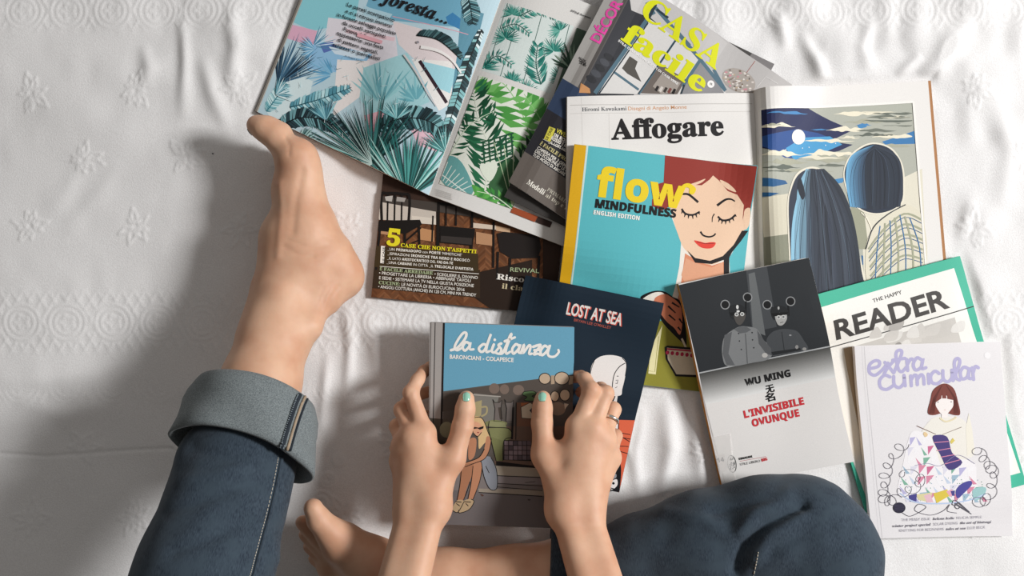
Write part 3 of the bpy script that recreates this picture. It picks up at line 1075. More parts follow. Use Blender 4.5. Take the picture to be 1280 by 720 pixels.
        for k in range(7):
            T.line([(551 + 3 * k, 224 + 3 * k), (560 + 5 * k, 203 + 5 * k)], 1, '#dfe9e2')
        T.line([(549, 216), (588, 246)], 1.2, '#e3ebe4')
        for k in range(6):
            T.line([(640, 258), (618 + 12 * k, 180 + 3 * k)], .9, '#c4d2ad')
    clipped(U, up_art)
    S.up()
    clipped(D, down_art)
    S.up()
    # dark pictures down the outer column
    S.poly([(721, 36), (745, 45), (716, 130), (692, 120)], '#55695a')
    S.poly([(690, 130), (712, 138), (690, 200), (668, 190)], '#7c7567')
    S.poly([(641, 259), (672, 271), (668, 278), (638, 266)], '#9c4c2c')
    S.poly([(672, 271), (690, 278), (687, 285), (669, 278)], '#3a2a25')
    S.up()
    fan(S, (715, 90), 20, 160, 14, 20, 40, 3, ['#2f4a3a', '#8aa08c'], rnd)
    S.text('STILE foresta', (713, 16), (738, 25), 2.2, K, .02)
    for k in range(4):
        S.line([(545, 237 + 2.2 * k), (566, 244 + 2.2 * k)], .5, '#b9b6b2')
    B.finish('#e2dfdb')
leaf_magazine()

# ------------------------------------------------------------------ grey magazine between
def grey_magazine():
    B = Book('magazine', 'grey magazine almost hidden, only two corners show beneath the yellow-lettered magazine', 'magazine', Q['grey'], 0.003, '#4a4846')
    S = B.A
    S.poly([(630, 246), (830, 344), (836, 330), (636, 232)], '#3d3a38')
    S.poly([(940, 66), (968, 80), (955, 104), (925, 90)], '#7d7a7a')
    B.finish()
grey_magazine()

# ------------------------------------------------------------------ home magazine with yellow title
def home_magazine():
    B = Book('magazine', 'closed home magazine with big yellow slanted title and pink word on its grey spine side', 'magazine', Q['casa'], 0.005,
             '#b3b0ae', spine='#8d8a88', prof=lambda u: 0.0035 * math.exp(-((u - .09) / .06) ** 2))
    S = B.A
    z = Zm(720, 0, 4.571)
    z3 = Zm(640, 130, 4.5)
    L = lambda u, v: hmap(homography(UNIT, Q['casa']), u, v)
    R = lambda u0, v0, u1, v1: [L(u0, v0), L(u1, v0), L(u1, v1), L(u0, v1)]
    S.poly(Q['casa'], '#bab7b5')
    S.up()
    S.poly(R(.105, 0, .34, 1), '#34353a')               # dark room
    S.poly(R(0, 0, .045, 1), '#aaa7a3'); S.poly(R(.045, 0, .085, 1), '#8f8b87'); S.poly(R(.085, 0, .105, 1), '#55514f')  # grey spine-side print; its steps also carry the shading of the bulge
    S.poly(R(0, .52, .4, .72), '#33415a')
    S.poly(R(0, .66, 1, .9), '#2c2b30')
    S.poly(R(0, .86, 1, 1), '#6a625c')
    S.up()
    # white kitchen, steel window frames
    S.poly(z([(120, 545), (270, 300), (420, 120), (700, 300), (860, 545)]), '#d8d6d3')
    S.poly(z([(300, 0), (560, 0), (860, 250), (760, 400), (420, 110), (310, 70)]), '#c3c0be')
    S.poly(z([(360, 540), (470, 370), (620, 460), (570, 545)]), '#6e655f')
    S.poly(z([(585, 545), (690, 350), (800, 470), (850, 545)]), '#8d8c8e')
    S.up()
    St, Dk = '#54707f', '#2b3a44'
    for a, b, w in (((100, 545), (400, 120), 5), ((350, 545), (580, 210), 2.6), ((600, 500), (700, 350), 4), ((430, 30), (850, 520), 4.5), ((205, 420), (350, 520), 3),
                    ((780, 400), (850, 520), 4), ((400, 20), (440, 90), 5), ((560, 180), (640, 270), 5)):
        S.line(z([a, b]), w, St)
    S.up()
    for a, b, w in (((125, 545), (405, 140), 1.6), ((345, 545), (575, 220), 1.4), ((410, 110), (450, 30), 4), ((455, 60), (520, 110), 3), ((590, 545), (610, 490), 2.5)):
        S.line(z([a, b]), w, Dk)
    S.poly(z([(255, 400), (300, 330), (345, 360), (330, 400), (365, 475), (285, 430)]), '#57544f')
    S.poly(z([(430, 500), (480, 430), (590, 480), (560, 530), (480, 545)]), '#a39a92')
    for k in range(5):
        S.poly(z([(440 + 24 * k, 520 + 4 * k), (455 + 24 * k, 495 + 4 * k), (468 + 24 * k, 502 + 4 * k), (453 + 24 * k, 530 + 4 * k)]), ['#2a2625', '#d6cfc8', '#3d3733', '#7c4a44', '#1e1c1b'][k])
    S.poly(z([(20, 490), (70, 520), (75, 545), (10, 545)]), '#c08a5a')
    for k in range(5):
        S.ell(*z([(180 - 25 * k, 340 + 32 * k)])[0], 7, 4, '#44464c' if k % 2 else '#27282c', 30)
    # globe lamp of wire and flowers
    r = random.Random(3)
    cx, cy = z([(926, 462)])[0]
    S.ell(cx, cy, 22, 14, '#a9a19a', 25)
    S.up()
    for k in range(60):
        a, q = r.uniform(0, 6.28), math.sqrt(r.random())
        x, y = 20 * q * math.cos(a), 12.5 * q * math.sin(a)
        S.ell(cx + x * .9 - y * .42, cy + x * .42 + y * .9, r.uniform(.8, 2), r.uniform(.7, 1.4),
              r.choice(['#d7cfc8', '#8d7f78', '#c98a94', '#7a6a5c', '#e0d9d2', '#b9a58d', '#6b625c']))
    S.line(z([(1020, 350), (970, 418)]), .6, '#b06a60')
    S.line(z([(1030, 500), (1080, 440), (1150, 480)]), .6, '#e4e2e0')
    S.up(2)
    Y = '#d9dc1e'
    t = lambda s, a, b, h, c=Y, bold=.02, cap=.68, zz=z: S.text(s, zz([a])[0], zz([b])[0], h, c, bold, cap)
    t(serif('CASA'), (352, 88), (792, 402), 28, Y, .012)
    t(serif('facile'), (248, 232), (704, 540), 25, Y, .02)
    S.up()
    t('STILE, DÉCOR E PROGETTI DI CASE VERE', (232, 247), (570, 492), 2.6, '#efedea', .03)
    S.ell(*z([(764, 484)])[0], 4.6, 4.6, '#efedea')
    S.up()
    t('FR', (757, 488), (772, 492), 2.6, '#333333')
    t('DÉCOR', (125, 268), (262, 30), 12.5, '#e550a6', .03)
    for k, s in enumerate(('NUOVI', 'GRIGI', 'DA MIX')):
        t(s, (8 + 2 * k, 350 + 14 * k), (44 + 2 * k, 372 + 14 * k), 2.6, '#2c2a2a', .02)
    # lower left block
    Wt, G = '#e9e4da', '#cfc489'
    t3 = lambda s, a, b, h, c=Wt, bold=.02: S.text(s, z3([a])[0], z3([b])[0], h, c, bold)
    S.poly(z3([(205, 135), (240, 150), (210, 222), (175, 205)]), '#d8cf52')
    S.up()
    t3('LE CASE', (195, 212), (228, 148), 3.2, '#2a2820')
    t3('VIVERE', (240, 168), (318, 207), 5, '#d8cf52')
    t3(sans('IN ROSA E'), (226, 190), (330, 243), 4.2)
    t3(sans('ROSSO E NERO'), (212, 208), (330, 268), 4.2)
    t3('_IL LOFT NEON', (200, 226), (320, 287), 3.4)
    S.line(z3([(170, 205), (330, 290)]), .5, Wt)
    t3(serif('È FACILE PROGE'), (152, 236), (330, 348), 4.6, G, .01)
    t3('CAMERA PER 3 GEMELLI', (136, 258), (322, 378), 3.8)
    t3('DELL\'ECOBONUS • LE POR', (124, 276), (324, 402), 3.8)
    t3('TUO MODO DI ABITARE • MI', (112, 296), (318, 426), 3.8)
    t3(serif('PRIMA&DOPO'), (190, 488), (344, 592), 4.6, '#c3bdae', .0)
    t3(serif('Modelli'), (78, 450), (172, 512), 6.4, '#efeade', .01)
    t3(serif('al top e low'), (182, 520), (330, 618), 5.4, '#cfc8b8', .0)
    B.finish()
home_magazine()
# ------------------------------------------------------------------ open magazine with a story title and a night picture
def story_magazine():
    pl = lambda u: 0.003 + 0.004 * u ** 2 * (1 - u ** 5) - 0.001 * u ** 9
    pr = lambda u: 0.0022 + 0.021 * (1 - (1 - u) ** 34) * (1 - u) ** 1.9 + 0.001 * u
    B = OpenBook('open_magazine', 'open magazine with a black story title and a moonlit picture of two heads', 'magazine',
                 Q['pageL'], Q['pageR'], pl, pr, '#a4744a', fan=0.004, ext=(0.0, 0.022))
    S = B.L
    S.poly(Q['pageL'], '#e4e1dd')
    S.up()
    S.line([(712, 131), (940, 129)], .7, '#b9b5b0'); S.line([(712, 141), (938, 138)], .5, '#c9c5c0')
    S.line([(726, 122), (728, 200)], .5, '#cfcbc6'); S.line([(760, 140), (761, 190)], .5, '#cfcbc6')
    S.text(serif('Hiromi Kawakami'), (727, 138.5), (782, 137), 4.6, '#31373f', .0)
    S.text('Disegni di Angelo Monne', (784, 137), (857, 135), 4.4, '#cf9a72', .01)
    S.text(serif('Affogare'), (763, 171.5), (904, 166), 23, '#1f1d1e', .022, .68)
    S = B.R
    q = [(946.5, 137.5), (1141.7, 126), (1160, 368), (953.5, 374)]
    inv = homography(UNIT, q)
    z = Zm(920, 90, 2.571)
    S.poly(Q['pageR'], '#e6e3df')
    S.up()
    S.poly(q, '#aeb0a4')
    S.up()
    pic = lambda pts: pts
    rnd = random.Random(4)
    # night sky
    S.poly(z([(70, 122), (225, 115), (300, 150), (375, 180), (300, 215), (375, 225), (330, 245), (180, 275), (75, 240)]), '#262c52')
    S.poly(z([(470, 215), (520, 200), (578, 180), (580, 222), (480, 224)]), '#3b78ad')
    S.poly(z([(75, 330), (150, 340), (158, 350), (110, 360), (76, 357)]), '#2f5f8d'); S.poly(z([(78, 376), (130, 380), (100, 390), (79, 390)]), '#2f5f8d')
    S.poly(z([(390, 165), (425, 150), (420, 170), (395, 176)]), '#4687b8'); S.poly(z([(310, 335), (350, 328), (340, 345), (312, 350)]), '#4687b8')
    S.poly(z([(400, 580), (438, 590), (432, 605), (404, 612)]), '#2f6394'); S.poly(z([(405, 660), (470, 650), (465, 668), (410, 672)]), '#2f6394')
    S.poly(z([(400, 395), (598, 300), (612, 620), (410, 690)]), '#ddd8c6')
    S.poly(z([(75, 395), (165, 380), (160, 520), (85, 520)]), '#d8d2bd')
    S.poly(z([(85, 520), (165, 510), (165, 760), (90, 760)]), '#8d8e7c')
    S.poly(z([(370, 420), (410, 440), (425, 560), (380, 560), (355, 480)]), '#9b9c86')
    S.up()
    S.poly(z([(72, 205), (190, 180), (260, 190), (330, 215), (300, 240), (160, 275), (75, 235)]), '#2c4f8c')
    S.up()
    S.poly(z([(150, 240), (210, 205), (300, 200), (340, 225), (280, 250), (180, 275)]), '#4b9bcb')
    # clouds
    def cloud(x, y, w, h, col, n):
        top = [(x + w * k / n, y - h * (.25 + .75 * rnd.random()) * math.sin(math.pi * (k + .5) / (n + 1))) for k in range(n + 1)]
        bot = [(x + w * k / n, y + h * .5 * rnd.random() * math.sin(math.pi * (k + .5) / (n + 1))) for k in range(n, -1, -1)]
        cl = lambda p: (min(max(p[0], 72), 566), min(max(p[1], 122), 400))
        S.spl(z([cl(p) for p in [(x - h, y + 2)] + top + [(x + w + h, y - 2)] + bot]), col, 4)
    S.up()
    for a in ((60, 175, 110, 14), (300, 180, 120, 14), (220, 215, 150, 12), (330, 130, 140, 18), (70, 260, 130, 16), (230, 255, 150, 22), (420, 100, 150, 10), (450, 200, 120, 14)):
        cloud(*a[:4], '#e9e2cb', 9)
    S.up()
    for a in ((80, 172, 60, 6), (90, 285, 120, 18), (240, 275, 140, 24), (360, 155, 110, 12), (120, 310, 180, 14), (400, 230, 160, 10)):
        cloud(*a[:4], '#a8a895', 8)
    S.up()
    for a in ((400, 115, 160, 8), (430, 140, 130, 9), (390, 182, 120, 9), (480, 165, 90, 10), (90, 312, 80, 8), (260, 292, 90, 8), (455, 195, 60, 5)):
        cloud(*a[:4], '#6d7268', 8)
    for a in ((385, 108, 190, 16), (420, 150, 150, 14), (440, 128, 140, 10), (80, 300, 110, 12), (385, 196, 100, 10)):
        cloud(*a[:4], '#5f655c', 9)
    S.up()
    for a in ((400, 124, 110, 7), (470, 140, 100, 7), (330, 205, 60, 8), (205, 268, 130, 12), (75, 262, 90, 9)):
        cloud(*a[:4], '#e2dcc6', 8)
    cloud(95, 135, 120, 10, '#4683b8', 8); cloud(240, 180, 50, 6, '#4683b8', 6); cloud(390, 165, 40, 8, '#4683b8', 5)
    S.up()
    S.ell(*z([(194, 204)])[0], 9, 9, '#f2efe4')
    for x, y in ((150, 245), (208, 238), (230, 235), (285, 228), (300, 215), (318, 222)):
        S.ell(*z([(x, y)])[0], .7, .7, '#dfe8ee')
    # long-haired head, left
    S.spl(z([(155, 430), (165, 365), (190, 315), (240, 295), (290, 315), (315, 365), (345, 450), (380, 540), (408, 640), (412, 760), (165, 760), (160, 600)]), '#e5dfcd')
    S.spl(z([(415, 560), (440, 490), (490, 445), (545, 415), (600, 460), (612, 620), (560, 700), (430, 690)]), '#dcd6c2')
    S.spl(z([(343, 330), (352, 280), (385, 240), (440, 218), (500, 235), (535, 285), (542, 350), (533, 415), (470, 446), (410, 440), (365, 400)]), '#e5dfcd')
    S.up()
    S.spl(z([(160, 430), (170, 367), (195, 320), (240, 301), (285, 320), (310, 367), (340, 450), (375, 540), (402, 640), (406, 760), (170, 760), (165, 600)]), '#343b4a')
    S.spl(z([(347, 330), (356, 283), (388, 245), (440, 223), (497, 239), (530, 287), (537, 350), (528, 412), (470, 441), (412, 435), (370, 398)]), '#262f3f')
    S.up()
    mixc = lambda A_, B_, t: '#' + ''.join('%02x' % int(int(A_[i:i + 2], 16) * (1 - t) + int(B_[i:i + 2], 16) * t) for i in (1, 3, 5))
    for k in range(34):
        f = k / 33
        c = mixc('#8fc0d8', '#39424f', min(1, f * 3.0 + rnd.uniform(-.15, .15)) if f > .02 else 0) if f < .33 else mixc('#434b58', '#262c36', rnd.random())
        x = 166 + 236 * f
        j = rnd.uniform(-7, 7)
        S.line(z([(240 + (x - 240) * .22, 304), (240 + (x - 240) * .58 + j, 370), (240 + (x - 240) * .85 - j, 500), (x + 3 + j, 740)]), 3.4, c, 4.6, n=8)
    for k in range(24):
        f = k / 23
        c = mixc('#6aa6cc', '#2b3a4e', min(1, f * 3)) if f < .33 else mixc('#1b222e', '#303a48', rnd.random())
        x = 354 + 178 * f
        S.line(z([(445, 228), (445 + (x - 445) * .8, 262), (x, 330), (x + (14 - 22 * f), 432 - 20 * abs(f - .5))]), 2.6, c, 3.2, n=6)
    S.up()
    for k in range(13):
        x = 172 + 19 * k + rnd.uniform(-5, 5)
        S.line(z([(240 + (x - 240) * .25, 308), (240 + (x - 240) * .55, 400), (x * .9 + 24, 560), (x + 4, 740)]), .5, ['#39434f', '#15191f', '#5f7180', '#20262f'][k % 4], .35, n=6)
    for k in range(13):
        x = 364 + 13 * k + rnd.uniform(-3, 3)
        S.line(z([(445, 234), (445 + (x - 445) * .75, 272), (x, 340), (x + (6 if k < 6 else -4), 420)]), .45, ['#2b3542', '#10151c', '#47566a', '#10151c'][k % 4], .3, n=6)
    S.spl(z([(200, 330), (215, 380), (205, 400), (190, 360)]), '#222833', 4)
    S.line(z([(400, 440), (420, 460), (437, 500)]), 1.2, '#efe9d8'); S.line(z([(410, 446), (414, 455)]), .7, '#3a3a38')
    # plaid shirt
    for k in range(5):
        S.line(z([(424 + 2 * k, 560 + 30 * k), (470 + 4 * k, 500 + 30 * k), (540, 445 + 34 * k), (600, 466 + 32 * k)]), 2.4, '#a3a58c', n=5)
        S.line(z([(424 + 2 * k, 570 + 30 * k), (470 + 4 * k, 512 + 30 * k), (540, 457 + 34 * k), (600, 478 + 32 * k)]), .9, '#33587f', n=5)
    for k in range(7):
        S.line(z([(462 + 16 * k, 484 - 9 * k + (k > 4) * 14 * (k - 4)), (452 + 23 * k, 560), (444 + 25 * k, 690)]), 2.2 if k % 2 else 1.3, '#a3a58c' if k % 2 else '#3a6f9f', n=5)
    S.line(z([(415, 560), (440, 490), (490, 445), (545, 415)]), 1.2, '#2a3038', n=5)
    S.up()
    for k in range(4):
        a, b = [hmap(inv, *UNIT[k]), hmap(inv, *UNIT[(k + 1) % 4])]
        S.line([a, b], 2.4, '#efece6')
    B.finish('#e6e3df')
story_magazine()

# ------------------------------------------------------------------ teal magazine with a drawn face
def teal_magazine():
    B = Book('magazine', 'teal magazine with yellow spine, yellow title and drawn woman with closed eyes', 'magazine', Q['flow'], 0.006, '#55b0b8',
             spine='#d6a518', back='#d9cda2')
    S = B.A
    z = Zm(690, 160, 2.1176)
    f = Zm(800, 180, 4.2375)
    g = Zm(800, 330, 4.24)
    S.poly(Q['flow'], '#5cb8c0')
    S.up()
    S.poly([(714, 176), (733, 181), (713.6, 349), (701, 475), (684, 470)], '#dca91c')
    S.poly([(733, 181), (735.5, 181.5), (716, 349), (703, 475), (700, 475)], '#c8e0dc')
    W, K, SK, SD, H = '#ece6dc', '#1d1a1b', '#ecc9ab', '#d98d6b', '#94382f'
    # olive table, white neck shape
    S.poly([(700, 440), (790, 400), (840, 400), (925, 360), (925, 500), (690, 480)], '#8e8a35')
    S.poly(f([(160, 370), (215, 520), (205, 640), (185, 740), (140, 900), (520, 900), (520, 600), (400, 400)]), W)
    S.poly(f([(480, 690), (475, 600), (545, 480), (580, 455), (560, 690)]), '#5cb8c0')
    S.up()
    # neck and chest
    S.poly(f([(236, 575), (260, 590), (380, 640), (445, 620), (470, 690), (470, 900), (180, 900), (215, 720)]), SD)
    S.spl(f([(225, 240), (160, 300), (170, 380), (215, 520), (250, 570), (300, 615), (380, 635), (440, 605), (500, 540), (550, 460), (575, 440), (590, 370), (580, 330), (540, 280), (420, 180), (390, 160), (340, 185)]), SK, 5)
    S.up()
    S.poly(f([(236, 740), (215, 690), (240, 600), (290, 625), (380, 650), (440, 620), (445, 690), (380, 740)]), '#dfa584')
    # hair
    S.poly(f([(135, 50), (620, 118), (590, 345), (560, 350), (548, 400), (555, 320), (520, 265), (470, 245), (425, 190), (392, 162), (372, 185), (330, 215), (270, 212), (215, 240), (180, 300), (150, 330),
              (115, 350), (60, 325), (62, 290), (105, 255), (70, 215), (125, 200)]), H)
    S.up()
    S.spl(f([(430, 185), (480, 210), (515, 250), (480, 240), (445, 215)]), SK, 4)
    S.spl(f([(255, 215), (310, 195), (350, 180), (330, 200), (290, 215)]), SK, 4)
    S.spl(f([(555, 400), (560, 345), (590, 340), (585, 420), (565, 445)]), SK, 4)
    # jaw line, neck shadow
    S.poly(f([(248, 560), (290, 600), (370, 615), (440, 590), (500, 530), (545, 455), (580, 455), (540, 510), (490, 570), (475, 600), (475, 690), (445, 690), (445, 610), (380, 632), (290, 625)]), K)
    # eyes, brows, nose
    for pts, w0, w1 in (([(225, 262), (260, 265), (310, 305)], 2.2, 2.6), ([(412, 322), (455, 292), (485, 288), (508, 300)], 2.8, 1.4),
                        ([(220, 340), (240, 365), (280, 372), (318, 355)], 2.2, 2.0), ([(415, 380), (440, 400), (480, 395), (512, 370)], 2.2, 2.2),
                        ([(397, 366), (386, 385), (384, 410)], 1.4, .8), ([(320, 460), (335, 480), (365, 488), (390, 482), (402, 470)], 2.0, 1.6)):
        S.line(f(pts), w0 * 1.15, K, w1 * 1.15, n=6)
    for x, y, dx, dy in ((225, 350, -6, 16), (240, 366, -6, 18), (258, 372, -3, 20), (278, 374, 3, 20), (296, 368, 6, 18), (310, 358, 8, 12),
                         (425, 392, -8, 18), (440, 400, -6, 20), (458, 402, -2, 20), (476, 398, 4, 18), (494, 388, 8, 16), (506, 374, 10, 6)):
        S.line(f([(x, y), (x + dx, y + dy)]), 2.4, K, .6)
    S.spl(f([(285, 508), (315, 512), (345, 520), (375, 516), (402, 520), (385, 545), (350, 550), (315, 540)]), '#e2483c', 4)
    S.up()
    S.line(f([(300, 515), (345, 524), (395, 522)]), .8, '#8a2a24', n=4)
    # hand with pen, cup, white sleeve
    S.spl(g([(0, 170), (60, 140), (120, 140), (170, 170), (215, 210), (250, 420), (215, 405), (130, 320), (90, 260), (30, 200)]), K, 4)
    S.up()
    S.spl(g([(10, 185), (60, 150), (110, 145), (125, 165), (80, 190)]), W, 4)
    S.spl(g([(70, 190), (120, 155), (160, 170), (210, 215), (222, 300), (212, 372), (180, 335), (130, 290)]), '#d07f60', 4)
    S.up()
    for a, b in (((165, 200), (205, 225)), ((145, 218), (185, 255)), ((150, 265), (185, 295)), ((205, 285), (222, 310)), ((200, 330), (215, 350))):
        S.line(g([a, b]), 2.4, K, 1.4)
    S.line(g([(222, 392), (245, 440)]), 2.6, '#d8cdb8')
    S.poly(g([(132, 440), (145, 430), (420, 455), (420, 605), (190, 595), (140, 505)]), K)
    S.up()
    S.poly(g([(145, 442), (420, 466), (420, 592), (195, 584), (150, 505)]), '#d9cdb6')
    S.up()
    S.line(g([(145, 448), (300, 462)]), 2, '#b8324f')
    for k in range(8):
        S.ell(*g([(148 + 26 * k, 468 + 3 * k)])[0], 2.2, 2.6, '#b8324f', 10)
    S.poly(g([(60, 440), (118, 320), (85, 585), (45, 580)]), '#e6dfae')
    S.line(g([(100, 380), (80, 570), (48, 566)]), .7, '#a39c55')
    S.up()
    # title
    S.text(sans('flow'), z([(112, 178)])[0], z([(347, 212)])[0], 27, '#ecd02a', .02, .55)
    S.spl(f([(215, 250), (225, 215), (262, 205), (298, 232), (285, 262), (262, 258), (262, 232), (240, 228)]), '#ecd02a', 4)
    S.text(sans('MINDFULNESS'), z([(112, 209)])[0], z([(327, 236)])[0], 10, K, .03)
    S.text(sans('ENGLISH EDITION'), z([(108, 227)])[0], z([(229, 243)])[0], 5, '#f2f0ea', .02)
    for k in range(5):
        S.ell(*f([(567, 598 + 14 * k)])[0], .8, .8, '#c8b9a6')
    B.finish()
teal_magazine()

# ------------------------------------------------------------------ navy comic
def navy_comic():
    B = Book('comic_book', 'navy comic book with white and pink title lying partly under the right hand', 'comic book', Q['sea'], 0.007, '#1d2a36', spine='#23303c', back='#d9d5cf')
    S = B.A
    z = Zm(640, 330, 2.4845)
    w = Zm(730, 430, 3.79)
    S.poly(Q['sea'], '#1e2c39')
    S.up()
    S.poly(w([(-300, 340), (60, 352), (170, 360), (250, 362), (240, 420), (160, 720), (100, 720), (-300, 640)]), '#df6a4a')
    S.up()
    W, K = '#eeebe8', '#17181c'
    # pale long-haired figure
    S.spl(w([(28, 190), (40, 100), (75, 60), (130, 50), (185, 62), (205, 90), (180, 105), (150, 140), (140, 220), (125, 330), (20, 330)]), W, 5)
    S.spl(w([(150, 140), (180, 100), (204, 92), (200, 150), (186, 210), (180, 240), (145, 240), (136, 200)]), W, 5)
    S.poly(w([(135, 240), (165, 240), (160, 275), (172, 310), (165, 480), (110, 460), (110, 300)]), W)
    S.poly(w([(20, 480), (160, 480), (175, 570), (165, 700), (60, 700)]), W)
    S.up()
    S.line(w([(136, 225), (145, 150), (170, 108), (200, 88)]), 1.0, K, n=6)
    S.line(w([(55, 70), (35, 130), (28, 210)]), .7, K, n=4)
    S.line(w([(185, 64), (206, 92), (200, 150)]), .8, K, n=4)
    S.line(w([(160, 150), (168, 150)]), .9, K); S.line(w([(155, 170), (165, 168), (162, 185), (154, 184)]), .8, K); S.line(w([(152, 206), (162, 200)]), .6, K)
    S.line(w([(50, 170), (54, 200)]), .8, K); S.line(w([(76, 185), (80, 205)]), .8, K)
    S.line(w([(150, 245), (140, 275), (160, 310)]), 2.2, K, .8)
    S.line(w([(160, 275), (172, 310), (165, 480)]), 1.2, K)
    S.poly(w([(128, 245), (150, 245), (140, 285)]), K)
    for a, b in (((168, 420), (225, 430)), ((166, 440), (228, 452)), ((165, 484), (215, 486)), ((160, 505), (212, 520)), ((168, 430), (190, 425)), ((170, 432), (222, 464))):
        S.line(w([a, b]), .9, K)
    S.spl(w([(150, 600), (170, 560), (178, 600), (168, 690), (150, 706), (100, 690), (110, 640)]), K, 5)
    S.up()
    S.spl(w([(120, 660), (155, 640), (158, 670), (130, 690)]), W, 4); S.spl(w([(130, 625), (152, 615), (154, 632), (134, 640)]), '#9a9da2', 4)
    S.up()
    S.line(w([(118, 680), (150, 688)]), 1.2, K); S.ell(*w([(140, 660)])[0], 1.6, 1.6, K)
    t = lambda s, a, b, h, c, bold, cap=.7: S.text(s, z([a])[0], z([b])[0], h, c, bold, cap)
    t('LOST AT SEA', (171, 156), (343, 192), 15, '#e2604f', .03)
    S.up()
    t('LOST AT SEA', (168, 154), (340, 190), 15, '#f0ece6', .018)
    t('BRYAN LEE O\'MALLEY', (193, 176), (309, 201), 3.4, '#b85e52', .01)
    B.finish()
navy_comic()

# ------------------------------------------------------------------ teal bordered journal
def journal():
    B = Book('magazine', 'literary magazine with teal border, cream cover and large grey capitals in its title', 'magazine', Q['reader'], 0.004, '#3fa88d', back='#3fa88d')
    S = B.A
    z = Zm(1000, 310, 2.3226)
    S.poly(Q['reader'], '#46b296')
    S.up()
    S.poly(z([(10, 186), (447, 58), (640, 652), (210, 770)]), '#eceae4')
    S.up()
    S.line(z([(84, 292), (511, 167)]), 1.3, '#3b3a39')
    S.poly(z([(140, 292), (450, 200), (560, 560), (240, 640)]), '#c9c5bf')
    S.up()
    rnd = random.Random(8)
    for k in range(22):
        x, y = rnd.uniform(190, 450), rnd.uniform(215, 320)
        S.spl(z([(x, y), (x + rnd.uniform(15, 40), y - 12), (x + 30, y + rnd.uniform(10, 30)), (x - 5, y + 22)]), rnd.choice(['#dedbd6', '#b4b0ab', '#9c9893', '#d0ccc6']), 4)
    S.poly(z([(136, 292), (160, 285), (250, 660), (200, 660)]), '#b49f85')
    S.up()
    G = '#484543'
    S.text('THE HAPPY', z([(213, 158)])[0], z([(298, 132)])[0], 4.6, G, .012)
    S.text('READER', z([(112, 265)])[0], z([(436, 170)])[0], 24.5, G, .028)
    B.finish()
journal()

